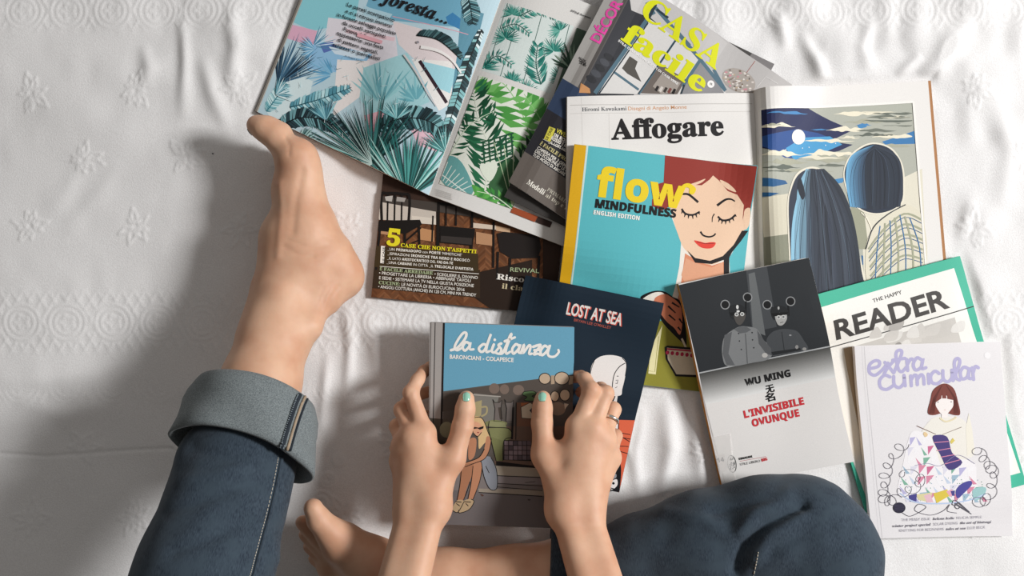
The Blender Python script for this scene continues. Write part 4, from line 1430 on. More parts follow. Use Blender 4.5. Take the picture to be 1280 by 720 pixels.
# ------------------------------------------------------------------ paperback with two uniformed figures
def grey_paperback():
    B = Book('paperback', 'black and white paperback with two uniformed figures, red title and a library sticker', 'book', Q['ming'], 0.012, '#d9d6d2',
             spine='#c98a3c', back='#d9d6d2', pages=pages_mat('yellowed_pages', '#b98f57', '#d8b682'), stiff=(12, 8))
    S = B.A
    z = Zm(840, 310, 2.3226)
    s = Zm(840, 315, 4.8)
    S.poly(Q['ming'], '#dedbd8')
    S.up()
    S.poly(z([(18, 108), (400, 20), (455, 280), (78, 360)]), '#2b2e31')
    # fading band below the picture
    for k in range(24):
        a, b = k / 24, (k + 1.3) / 24
        q = lambda t: [(78 + 18 * t, 360 + 90 * t), (455 + 20 * t, 280 + 90 * t)]
        (l0, r0), (l1, r1) = q(a), q(b)
        v = int(70 + (220 - 70) * min(1, a * 1.05) ** .9)
        S.poly(z([l0, r0, r1, l1]), '#%02x%02x%02x' % (v, v, max(v - 2, 0)))
    S.up()
    S.line(z([(78, 358), (452, 281)]), 1.6, '#a9abac')
    S.poly(z([(215, 62), (275, 50), (300, 225), (230, 240)]), '#44474a')
    S.up()
    S.poly(z([(222, 75), (240, 70), (268, 250), (232, 236)]), '#66696a')
    S.up()
    K = '#141516'
    def ears(x, y):
        S.ell(*s([(x, y)])[0], 5.9, 5.9, '#8e9091'); 
    for x, y in ((315, 311), (450, 268), (566, 311), (704, 290)):
        ears(x, y)
    # left figure: pale greatcoat
    S.spl(s([(296, 560), (310, 500), (350, 465), (400, 440), (450, 440), (505, 455), (545, 520), (590, 560), (595, 610), (560, 640), (480, 655), (380, 675), (320, 670), (300, 620)]), '#7b7d7e', 4)
    # right figure: darker tunic
    S.spl(s([(560, 520), (590, 475), (640, 455), (700, 455), (745, 470), (780, 520), (808, 570), (760, 590), (680, 600), (600, 615), (580, 570)]), '#46494c', 4)
    S.up()
    for x, y in ((315, 311), (450, 268), (566, 311), (704, 290)):
        S.ell(*s([(x, y)])[0], 4.7, 4.7, K)
    for pts in ([(345, 320), (385, 340)], [(440, 290), (438, 370)], [(590, 325), (610, 340)], [(690, 315), (692, 375)]):
        S.line(s(pts), 1.8, K)
    S.poly(s([(365, 455), (405, 440), (440, 440), (470, 458), (440, 475), (405, 480)]), '#5c5e60')
    S.poly(s([(310, 490), (355, 470), (335, 600), (375, 670), (325, 668), (300, 600)]), '#5b5d5f')
    S.poly(s([(505, 460), (545, 520), (590, 570), (590, 610), (560, 600), (515, 540)]), '#555759')
    S.spl(s([(340, 360), (345, 325), (385, 308), (425, 320), (438, 350), (430, 380), (360, 395)]), '#232527', 4)
    S.spl(s([(585, 350), (600, 325), (640, 315), (680, 330), (690, 370), (660, 395), (605, 400)]), '#232527', 4)
    S.up()
    S.spl(s([(368, 360), (430, 355), (432, 395), (405, 430), (378, 415)]), '#4e4b48', 4)
    S.spl(s([(612, 365), (672, 360), (680, 395), (655, 430), (625, 425)]), '#a5a5a3', 4)
    S.poly(s([(340, 358), (435, 345), (430, 362), (350, 376)]), K); S.poly(s([(588, 362), (690, 352), (682, 368), (600, 380)]), K)
    for x, y in ((395, 480), (400, 525), (412, 575), (475, 475), (478, 518), (486, 565)):
        S.ell(*s([(x, y)])[0], .9, .9, '#2c2d2e')
    S.line(s([(435, 480), (450, 660)]), 1, '#57595a'); S.line(s([(650, 470), (668, 590)]), .8, '#2e3033')
    S.poly(s([(590, 590), (760, 565), (765, 580), (600, 610)]), '#26282a')
    S.ell(*s([(552, 610)])[0], 3.6, 3, '#b4b2ae'); S.ell(*s([(785, 572)])[0], 2.6, 2, '#8e8d8b'); S.ell(*s([(740, 560)])[0], 2, 2.4, '#8e8d8b')
    S.ell(*s([(700, 490)])[0], 1.6, 1, '#8c8e90')
    S.up()
    for x, y in ((383, 368), (416, 366), (632, 384), (660, 382)):
        S.ell(*s([(x, y)])[0], 2.6, 2.4, '#c9cac8')
    S.ell(*s([(388, 325)])[0], 1.6, 2.6, '#d5d6d4'); S.ell(*s([(392, 350)])[0], 2, 1.4, '#d5d6d4'); S.ell(*s([(632, 330)])[0], 1.2, 2, '#a9aaa9')
    S.up()
    for x, y in ((383, 368), (416, 366), (632, 384), (660, 382)):
        S.ell(*s([(x, y)])[0], 1.4, 1.3, '#6a6b6b')
    S.line(s([(640, 416), (660, 412)]), .8, '#5c5b59')
    t = lambda x, a, b, h, c, bold=.03: S.text(x, z([a])[0], z([b])[0], h, c, bold)
    t(sans('WU MING'), (214, 397), (345, 368), 8.5, '#1b1b1c', .025)
    S.text('无', z([(275, 417)])[0], z([(300, 411)])[0], 9, '#1b1b1c', .03, .8)
    S.text('名', z([(274, 443)])[0], z([(303, 436)])[0], 9, '#1b1b1c', .03, .8)
    t(sans('L\'INVISIBILE'), (212, 491), (387, 451), 9, '#c5323a', .025)
    t(sans('OVUNQUE'), (236, 517), (374, 486), 9, '#c5323a', .025)
    e = Zm(880, 540, 9)
    S.text(sans('EINAUDI'), e([(398, 312)])[0], e([(551, 283)])[0], 2.6, '#1b1b1c', .03)
    S.line(e([(408, 326), (705, 275)]), .45, '#a33f44')
    S.text('STILE LIBERO', e([(410, 376)])[0], e([(640, 335)])[0], 3, '#3b3b3c', .0)
    S.text(sans('BIG'), e([(655, 332)])[0], e([(722, 316)])[0], 3.4, '#c5323a', .03)
    S.line(z([(60, 300), (84, 400), (156, 690)]), .6, '#bab6b2')
    # round emblem half under the sticker
    cx, cy = e([(318, 355)])[0]
    S.ell(cx, cy, 5.6, 11.2, '#2a2b2c', -8)
    S.up()
    S.ell(cx - .5, cy, 4.9, 10.4, '#d6d3cf', -8)
    S.up()
    rnd = random.Random(6)
    for k in range(26):
        a, r = rnd.uniform(0, 6.28), rnd.random() ** .5
        S.ell(cx + 3.6 * r * math.cos(a), cy + 8.6 * r * math.sin(a), rnd.uniform(.5, 1.1), rnd.uniform(.5, 1.3), '#2a2b2c')
    root = B.finish()
    # library sticker under clear tape, wrapped on the lower spine edge
    A = B.A
    mb = MB()
    T = Sheet(e_quad := [e([(85, 60)])[0], e([(300, 20)])[0], e([(360, 560)])[0], e([(208, 605)])[0]], A.plane, lambda u: B.thick + (A.maxl + 2) * DZ)
    slab(mb, T, 0, 1, 0, 1, T.prof, lambda u: T.prof(u) - .00002, CLEAR)
    slab(mb, T, .06, .52, .38, .74, lambda u: T.prof(u) + .00006, lambda u: T.prof(u), M('#cfcac6'))
    T.layer = 4
    T.text(sans('14'), e([(163, 388)])[0], e([(240, 372)])[0], 5, '#1a1a1a', .02)
    T.emit(mb)
    st = mb.build('library_sticker', root)
    st['label'] = 'clear taped spine sticker numbered 14'
def clear_tape():
    m = bpy.data.materials.new('clear_tape')
    m.use_nodes = True
    b = m.node_tree.nodes['Principled BSDF']
    b.inputs['Base Color'].default_value = (.9, .88, .86, 1)
    b.inputs['Roughness'].default_value = 0.12
    b.inputs['Alpha'].default_value = 0.28
    return m
CLEAR = clear_tape()
grey_paperback()

# ------------------------------------------------------------------ white craft magazine
def craft_magazine():
    B = Book('magazine', 'white craft magazine with lilac looping title and a girl knitting a patchwork quilt', 'magazine', Q['extra'], 0.007, '#e2dfe0', back='#e2dfe0')
    S = B.A
    z = Zm(1050, 420, 2.667)
    k_ = Zm(1090, 470, 3.79)
    S.poly(Q['extra'], '#e3e0e1')
    S.up()
    S.line(z([(80, 35), (140, 680)]), .8, '#c9c6c8'); S.line(z([(72, 35), (130, 680)]), .5, '#d3d0d2')
    S.up()
    V = '#b5b0d2'
    # looping title in one stroke width
    st = [[(98, 112), (128, 104), (132, 88), (118, 84), (100, 98), (100, 124), (118, 134), (140, 118), (160, 92)],
          [(150, 90), (166, 108), (180, 126)], [(180, 84), (160, 108), (148, 130)],
          [(180, 126), (205, 60), (196, 48), (186, 62), (194, 110), (206, 122), (220, 108)], [(176, 82), (216, 76)],
          [(222, 80), (226, 118)], [(225, 96), (236, 78), (246, 84)],
          [(272, 82), (256, 74), (244, 96), (252, 116), (270, 106), (276, 76), (272, 110), (286, 108)],
          [(168, 140), (150, 134), (134, 152), (138, 176), (158, 182), (180, 168)],
          [(180, 138), (182, 166), (198, 176), (214, 160), (214, 134)], [(214, 134), (218, 170)],
          [(236, 136), (238, 170)], [(237, 150), (248, 134), (256, 138), (258, 166)], [(258, 148), (270, 132), (278, 140), (280, 164)],
          [(294, 130), (296, 162)],
          [(330, 128), (316, 120), (302, 136), (306, 158), (324, 162), (342, 148)],
          [(342, 118), (344, 146), (358, 156), (372, 142), (372, 116)], [(372, 116), (376, 152)],
          [(376, 152), (398, 92), (390, 76), (380, 92), (386, 140), (398, 150)],
          [(428, 112), (412, 106), (400, 124), (406, 146), (424, 138), (430, 108), (428, 142), (440, 144)],
          [(440, 108), (444, 148)], [(443, 124), (450, 104), (460, 108)]]
    for p in st:
        S.line(z(p), 4.2, V, n=6)
        for q in (p[0], p[-1]):
            S.ell(*z([q])[0], 2.1, 2.1, V, n=10)
    S.ell(*z([(490, 66)])[0], 4, 4, '#eceaeb')
    W = '#efecec'
    # sweater, quilt
    S.spl(k_([(310, 200), (265, 225), (230, 300), (300, 420), (440, 400), (480, 360), (455, 250), (410, 205)]), '#e9e5dc', 5)
    S.spl(k_([(190, 270), (240, 275), (280, 300), (330, 440), (390, 400), (480, 420), (490, 520), (540, 560), (470, 600), (320, 600), (150, 590), (120, 540), (140, 450), (165, 330)]), '#edeaec', 4)
    S.up()
    rnd = random.Random(12)
    pal = ['#d58aa3', '#c96f92', '#9fb8c9', '#7fb09a', '#5a9c86', '#b7b3d6', '#eeecee', '#eeecee', '#d9d7e3', '#c3cfe0']
    rows = [(300, 175, 265, 3), (345, 165, 290, 4), (390, 165, 310, 4), (435, 140, 480, 9), (480, 130, 490, 9), (525, 125, 520, 10), (560, 140, 540, 10)]
    for y, x0, x1, n in rows:
        for i in range(n):
            xa, xb = x0 + (x1 - x0) * i / n, x0 + (x1 - x0) * (i + 1) / n
            ya = y + rnd.uniform(-6, 6)
            up = rnd.random() < .5
            S.poly(k_([(xa + 2, ya), (xb, ya + (38 if up else -4)), ((xa + xb) / 2 if up else xa + 4, ya + 40)]), rnd.choice(pal))
    S.poly(k_([(455, 180), (470, 260), (480, 360), (445, 385), (440, 250)]), '#ebe6d8')
    S.up()
    for i in range(150):
        x, y = rnd.uniform(130, 520), rnd.uniform(480, 590)
        if rnd.random() < .55:
            S.ell(*k_([(x, y)])[0], .55, .55, rnd.choice(['#3f8f78', '#2f7a66', '#7fa0b8', '#eeeeee']), n=6)
    for q, c in ((([205, 565], [280, 555], [270, 600], [215, 590]), '#d8cfa0'), (([285, 560], [350, 540], [360, 570], [300, 605]), '#d9c24f'), (([170, 570], [208, 560], [206, 598], [175, 598]), '#4b4787'),
                 (([345, 550], [372, 540], [385, 565], [362, 575]), '#e2a9b8'), (([240, 570], [270, 560], [285, 600], [255, 602]), '#e0b9c4'), (([365, 548], [386, 545], [384, 570], [372, 570]), '#4b4787')):
        S.poly(k_(q), c)
    S.spl(k_([(390, 545), (420, 512), (460, 500), (464, 520), (430, 555), (398, 582)]), '#4d4a94', 4)
    S.spl(k_([(470, 540), (530, 530), (520, 570), (480, 590)]), '#9cc4c4', 4)
    S.line(k_([(130, 560), (200, 600), (330, 606), (450, 590), (530, 560)]), 1.6, '#b9c9e4', n=5)
    # knitting
    S.spl(k_([(283, 300), (310, 285), (345, 290), (360, 312), (375, 370), (422, 415), (360, 450), (320, 380)]), '#4a3f78', 4)
    S.up()
    for a, b in (((290, 322), (358, 316)), ((302, 360), (368, 348)), ((322, 390), (386, 378)), ((340, 422), (410, 402))):
        S.line(k_([a, b]), .9, '#d98ba6')
    S.line(k_([(210, 243), (300, 283)]), .8, '#7a5a52', .6); S.line(k_([(420, 248), (330, 284)]), .8, '#9a8a80', .6)
    S.spl(k_([(240, 280), (250, 272), (262, 285), (250, 296)]), '#e3c79a', 4); S.poly(k_([(365, 318), (378, 300), (388, 312), (372, 328)]), '#d9c667')
    S.line(k_([(318, 205), (345, 222), (380, 212), (396, 200)]), 2, '#e2d6b4', n=5)
    # head: brown bob, pale face
    S.spl(k_([(262, 180), (275, 120), (290, 70), (340, 40), (385, 65), (405, 130), (414, 185), (390, 192), (340, 180), (290, 192)]), '#7a4038', 5)
    S.up()
    S.spl(k_([(298, 140), (305, 105), (340, 98), (378, 108), (382, 145), (360, 178), (340, 195), (318, 178)]), '#f0e9e6', 5)
    S.poly(k_([(328, 170), (352, 170), (356, 205), (326, 205)]), '#f0e9e6')
    S.up()
    S.poly(k_([(298, 132), (306, 80), (330, 70), (326, 112)]), '#7a4038'); S.poly(k_([(330, 72), (346, 72), (350, 112), (330, 112)]), '#7a4038'); S.poly(k_([(350, 72), (376, 82), (384, 120), (354, 114)]), '#7a4038')
    S.ell(*k_([(310, 130)])[0], .6, .8, '#4a3a38'); S.ell(*k_([(372, 128)])[0], .6, .8, '#4a3a38'); S.line(k_([(338, 167), (346, 167)]), .5, '#c98a80')
    for k in range(7):
        S.line(k_([(330, 48), (290 + 2 * k, 110), (268 + 4 * k, 185)]), .5, '#5f2e28'); S.line(k_([(350, 48), (395 - 2 * k, 110), (408 - 4 * k, 185)]), .5, '#5f2e28')
    # tangled yarn
    def loops(pts, r, n, seed):
        rr = random.Random(seed)
        p = smooth(pts, 30)
        out = []
        for i, (x, y) in enumerate(p):
            a = i * n * 6.283 / len(p)
            out.append((x + r * math.cos(a) * (1 + .3 * math.sin(a * .37)), y + r * math.sin(a)))
        return out
    S.line(k_(loops([(150, 330), (80, 420), (60, 520), (60, 590), (110, 590)], 24, 9, 1)), .55, '#4a4553')
    S.line(k_(loops([(130, 460), (230, 490), (190, 540), (120, 560)], 22, 5, 2)), .5, '#5a5563')
    S.line(k_(loops([(490, 350), (540, 420), (570, 470), (540, 580), (490, 600)], 24, 9, 3)), .55, '#4a4553')
    S.line(k_([(200, 430), (260, 420), (320, 430), (400, 380), (480, 420)]), .5, '#8a86a8', n=8)
    S.line(k_([(140, 650), (180, 665), (250, 625), (215, 610), (200, 640), (270, 660), (330, 640), (360, 610), (350, 640), (395, 650)]), .6, '#4a4553', n=8)
    S.ell(*k_([(126, 627)])[0], 7.6, 6.6, '#2e2b3c')
    for a, b in (((385, 605), (465, 655)), ((400, 600), (455, 645))):
        S.line(k_([a, b]), 2, '#5a5862', .8)
    S.line(k_([(372, 605), (380, 590), (396, 596), (392, 612), (376, 612)]), .9, '#5a5862', n=4, closed=True); S.line(k_([(384, 618), (398, 612), (408, 622), (396, 630)]), .9, '#5a5862', n=4, closed=True)
    S.up()
    for k in range(4):
        S.line(k_([(104, 615 + 7 * k), (148, 613 + 7 * k)]), .35, '#55516a')
    G = '#a5a2ab'
    t = lambda s, a, b, h=3, bold=.0, c=G: S.text(s, z([a])[0], z([b])[0], h, c, bold)
    t('THE MESSY ISSUE', (203, 618), (297, 614), 3.2); t(ital('helena leslie'), (306, 614), (378, 611), 3.2, .005, '#77747f'); t('FELICIA SEMPLE', (385, 611), (470, 608), 3.2)
    t(ital('winter project special'), (173, 638), (300, 632), 3.2, .005, '#77747f'); t('SOLAR DYEING', (308, 632), (390, 628), 3.2); t(ital('the art of kintsugi'), (398, 628), (503, 624), 3.2, .005, '#77747f')
    t('KNITTING FOR BEGINNERS', (196, 653), (344, 648), 3.2); t(ital('tales at sea'), (352, 648), (418, 645), 3.2, .005, '#77747f'); t('ELLIE BECK', (424, 645), (484, 642), 3.2)
    B.finish()
craft_magazine()

# ------------------------------------------------------------------ the graphic novel held in both hands
HELD_Z = 0.042
def held_book():
    B = Book('graphic_novel', 'graphic novel with blue top band and grey street scene, held by both hands', 'book', Q['dist'], 0.016, '#6e6a68',
             spine='#8d8886', back='#8d8886', plane=(0.0, 0.012, HELD_Z), pages=pages_mat('grey_page_edges', '#a9a39b', '#dcd7cf'))
    S = B.A
    z = Zm(530, 395, 5.143)
    w = Zm(540, 510, 4.645)
    S.poly(Q['dist'], '#5b5550')
    S.up()
    # blue sky band
    S.poly(z([(118, 30), (980, 70), (955, 380), (870, 390), (440, 445), (125, 488)]), '#6ba5bf')
    # street front
    S.poly(w([(-60, 480), (1000, 480), (1000, 900), (-60, 900)]), '#6d6767')
    S.poly(w([(60, 340), (800, 350), (800, 480), (60, 480)]), '#7d7674')
    S.up()
    S.poly(z([(32, 30), (130, 36), (110, 1500), (30, 1500)]), '#a59f9b')          # spine strip
    S.poly(w([(360, 335), (800, 360), (800, 410), (360, 392)]), '#a89f90')
    S.poly(w([(375, 395), (800, 415), (800, 450), (375, 440)]), '#8c8585')
    S.poly(w([(270, 470), (800, 480), (800, 520), (270, 490)]), '#988f82')
    S.poly(z([(115, 500), (440, 450), (870, 395), (960, 385), (960, 560), (600, 560), (115, 620)]), '#574f49')
    S.poly(z([(320, 500), (480, 520), (470, 560), (440, 700), (320, 690)]), '#7a7872')
    S.poly(z([(590, 560), (720, 560), (830, 800), (590, 800)]), '#7c5a48')
    S.poly(w([(360, 195), (420, 110), (800, 110), (800, 350), (360, 330)]), '#6f5a4e')
    S.poly(w([(-30, 60), (90, 70), (120, 260), (-30, 280)]), '#57524a')
    S.up()
    K = '#211d1c'
    S.line(z([(128, 36), (110, 760)]), 2.6, K); S.line(z([(72, 40), (58, 760)]), 1.0, K); S.line(z([(45, 35), (34, 760)]), .9, '#5a5552')
    S.line(w([(375, 396), (800, 414)]), .9, K); S.line(w([(375, 440), (640, 455)]), .8, K); S.line(w([(370, 460), (640, 482)]), .8, K); S.line(w([(270, 492), (640, 515)]), 1, K); S.line(w([(540, 436), (600, 430)]), .6, K)
    S.poly(w([(370, 312), (600, 340), (600, 352), (370, 338)]), K)
    # pots, jars, cats on the shelf
    def jar(x, y, rx, ry, c='#b09a82'):
        S.ell(*z([(x, y)])[0], rx / 5.143 + .5, ry / 5.143 + .5, K)
        S.ell(*z([(x, y)])[0], rx / 5.143 - .3, ry / 5.143 - .3, c)
    for x, y, rx, ry in ((775, 406, 40, 38), (885, 404, 50, 44), (840, 520, 30, 36), (905, 512, 36, 40), (450, 470, 34, 34), (515, 475, 30, 32), (605, 480, 36, 34)):
        if x < 650:
            S.ell(*z([(x, y)])[0], rx / 5.143, ry / 5.143, '#7a6a60')
    S.up()
    S.poly(z([(815, 385), (840, 385), (838, 440), (815, 442)]), '#b09a82'); S.poly(z([(930, 390), (960, 388), (955, 440), (930, 445)]), '#a18a72')
    for x, y, rx, ry in ((775, 406, 40, 38), (885, 404, 50, 44), (840, 520, 30, 36), (905, 512, 36, 40)):
        S.ell(*z([(x, y)])[0], rx / 5.143, ry / 5.143, K)
    for x, y, rx, ry in ((860, 600, 50, 44),):
        S.ell(*z([(x, y)])[0], rx / 5.143, ry / 5.143, '#8d7a6a')
    S.up()
    for x, y, rx, ry in ((775, 406, 40, 38), (885, 404, 50, 44), (840, 520, 30, 36), (905, 512, 36, 40)):
        S.ell(*z([(x, y)])[0], rx / 5.143 - 1, ry / 5.143 - 1, '#c2ab92')
    S.spl(z([(640, 490), (700, 486), (720, 505), (690, 520), (735, 535), (700, 550), (640, 545), (660, 525), (630, 510)]), '#5f7a52', 4)
    S.poly(z([(620, 590), (680, 560), (720, 590), (690, 665), (625, 660)]), '#d4c4ac'); S.poly(z([(675, 612), (705, 580), (720, 612), (700, 640)]), '#3a3c44')
    S.poly(z([(620, 562), (680, 560), (622, 590)]), '#b06a44'); S.poly(z([(900, 565), (930, 570), (905, 605)]), '#c9bba8')
    S.poly(z([(315, 560), (370, 545), (365, 640), (330, 680)]), '#a79d77')
    S.line(z([(368, 590), (400, 590), (398, 630), (365, 650)]), 2.2, '#a79d77', n=5)
    for x in (470, 545):
        S.spl(z([(x - 30, 540), (x - 18, 560), (x + 12, 560), (x + 28, 545), (x + 22, 600), (x + 24, 680), (x - 22, 680), (x - 16, 600)]), '#6f6763', 3)
    S.spl(z([(385, 690), (450, 672), (530, 690), (500, 715), (400, 712)]), '#7d8058', 4)
    S.poly(w([(330, 80), (420, 90), (430, 120), (330, 110)]), '#8d8f68')
    S.spl(w([(325, 118), (440, 122), (460, 170), (420, 195), (335, 170)]), '#7f8258', 4)
    S.poly(w([(335, 170), (415, 195), (410, 310), (370, 310)]), '#75784f')
    S.ell(*w([(85, 130)])[0], 9, 10, '#8a8a72')
    S.line(w([(390, 0), (400, 70)]), 4, '#4a423c'); S.line(w([(468, 0), (462, 185)]), 2.4, K)
    # tiled counter
    r = random.Random(3)
    S.poly(w([(415, 190), (575, 195), (575, 312), (412, 305)]), K)
    S.up()
    for i in range(4):
        for j in range(6):
            x, y = 418 + j * 26.5, 195 + i * 28
            S.poly(w([(x, y), (x + 23, y + .8), (x + 23, y + 25), (x, y + 24)]), r.choice(['#6e6268', '#8a7a80', '#5a5056', '#7a6a6e']))
    # girl seated on the step: simple generic figure
    S.spl(w([(300, 290), (340, 290), (372, 360), (376, 465), (335, 472), (300, 400), (285, 320)]), '#8b9099', 4)
    S.spl(w([(240, 60), (290, 65), (325, 150), (335, 180), (300, 210), (270, 240), (265, 170), (245, 150)]), '#d6b888', 4)
    S.spl(w([(236, 90), (262, 85), (285, 105), (290, 140), (268, 165), (240, 150)]), '#d8a585', 4)
    S.spl(w([(315, 170), (340, 185), (330, 250), (300, 300), (240, 325), (190, 345), (195, 320), (270, 290), (300, 240)]), '#b98465', 4)
    S.spl(w([(215, 190), (255, 185), (245, 280), (210, 300)]), '#b98465', 4)
    S.spl(w([(170, 345), (240, 325), (235, 380), (200, 470), (180, 535), (145, 535), (160, 450)]), '#a9775a', 4)
    S.spl(w([(240, 330), (275, 315), (290, 345), (275, 430), (235, 530), (208, 530), (225, 440)]), '#b98465', 4)
    S.spl(w([(150, 535), (185, 545), (150, 605), (118, 595), (125, 565)]), '#b59e7d', 4); S.spl(w([(185, 540), (225, 530), (243, 545), (215, 590), (160, 610), (155, 590)]), '#b59e7d', 4)
    S.up()
    for pts in ([(170, 345), (160, 450), (145, 535)], [(236, 340), (225, 440), (208, 530)], [(290, 345), (275, 430), (238, 530)], [(220, 430), (205, 480), (182, 535)], [(190, 345), (240, 325), (300, 300), (330, 250), (342, 185)],
                [(195, 320), (270, 290), (302, 240)], [(285, 320), (300, 400), (335, 472), (376, 465), (372, 360), (340, 290)], [(310, 340), (330, 380)], [(240, 60), (290, 65), (325, 150), (342, 185)], [(240, 150), (262, 170), (285, 145)],
                [(118, 595), (150, 605), (185, 545)], [(155, 592), (160, 610), (215, 590), (243, 545), (225, 530)], [(330, 80), (325, 118), (335, 170), (370, 310)], [(325, 118), (440, 122), (460, 170), (415, 195), (410, 310)]):
        S.line(w(pts), .9, K, n=5)
    S.poly(w([(236, 112), (268, 118), (298, 108), (296, 122), (276, 130), (262, 122), (240, 126)]), K)
    for a, b in (((135, 545), (170, 548)), ((140, 555), (160, 570)), ((185, 545), (225, 548)), ((195, 555), (210, 570))):
        S.line(w([a, b]), 1, K)
    S.ell(*w([(265, 146)])[0], 1.4, .8, '#a05048')
    for x in (470, 545):
        S.line(z([(x - 30, 540), (x - 18, 560), (x + 12, 560), (x + 28, 545), (x + 22, 600), (x + 24, 680), (x - 22, 680), (x - 16, 600), (x - 30, 540)]), .8, K)
    S.line(z([(590, 560), (588, 800)]), 1, K); S.line(z([(620, 590), (680, 560), (720, 590), (690, 665), (625, 660), (620, 590)]), .8, K); S.line(z([(315, 510), (490, 522)]), 1.4, '#a9a49c')
    S.line(z([(640, 490), (700, 486), (720, 505), (690, 520), (735, 535), (700, 550), (640, 545), (660, 525), (630, 510), (640, 490)]), .8, K, n=3)
    S.spl(w([(280, 500), (300, 508), (290, 515)]), '#5a4038', 4); S.spl(w([(555, 530), (572, 533), (562, 540)]), '#4a4240', 4)
    S.up()
    # hand-lettered title
    T = '#f2efe9'
    st = [[(172, 222), (215, 205), (262, 150), (272, 112), (250, 112), (215, 160), (196, 205), (215, 222), (250, 200)],
          [(290, 178), (268, 170), (248, 200), (262, 224), (288, 200), (298, 172), (294, 214), (318, 216)],
          [(398, 188), (378, 184), (352, 210), (366, 232), (392, 214), (430, 116), (405, 190), (400, 232), (420, 228)],
          [(448, 184), (434, 226), (452, 236), (476, 210)], [(496, 178), (478, 190), (496, 218), (484, 244), (462, 240)],
          [(484, 244), (510, 232), (552, 130), (560, 124), (528, 210), (528, 244), (552, 232)], [(518, 164), (584, 138)],
          [(606, 190), (588, 184), (566, 214), (574, 244), (604, 216), (618, 184), (606, 232), (622, 240)],
          [(622, 240), (642, 186), (634, 240), (672, 192), (684, 200), (674, 244), (692, 244)],
          [(700, 200), (730, 190), (748, 192), (704, 246), (730, 244), (744, 252)], [(708, 222), (744, 220)],
          [(790, 200), (772, 194), (748, 226), (756, 254), (786, 230), (808, 190), (794, 240), (806, 262), (838, 262), (864, 236), (862, 220)]]
    for p in st:
        S.line(z(p), 3.5, T, 3.0, n=7)
        S.ell(*z([p[0]])[0], 1.7, 1.7, T, n=8); S.ell(*z([p[-1]])[0], 1.5, 1.5, T, n=8)
    S.ell(*z([(454, 154)])[0], 1.8, 1.8, T)
    S.text('BARONCIANI - COLAPESCE', z([(164, 276)])[0], z([(574, 298)])[0], 5, T, .03)
    B.finish()
    return B
HELD = held_book()
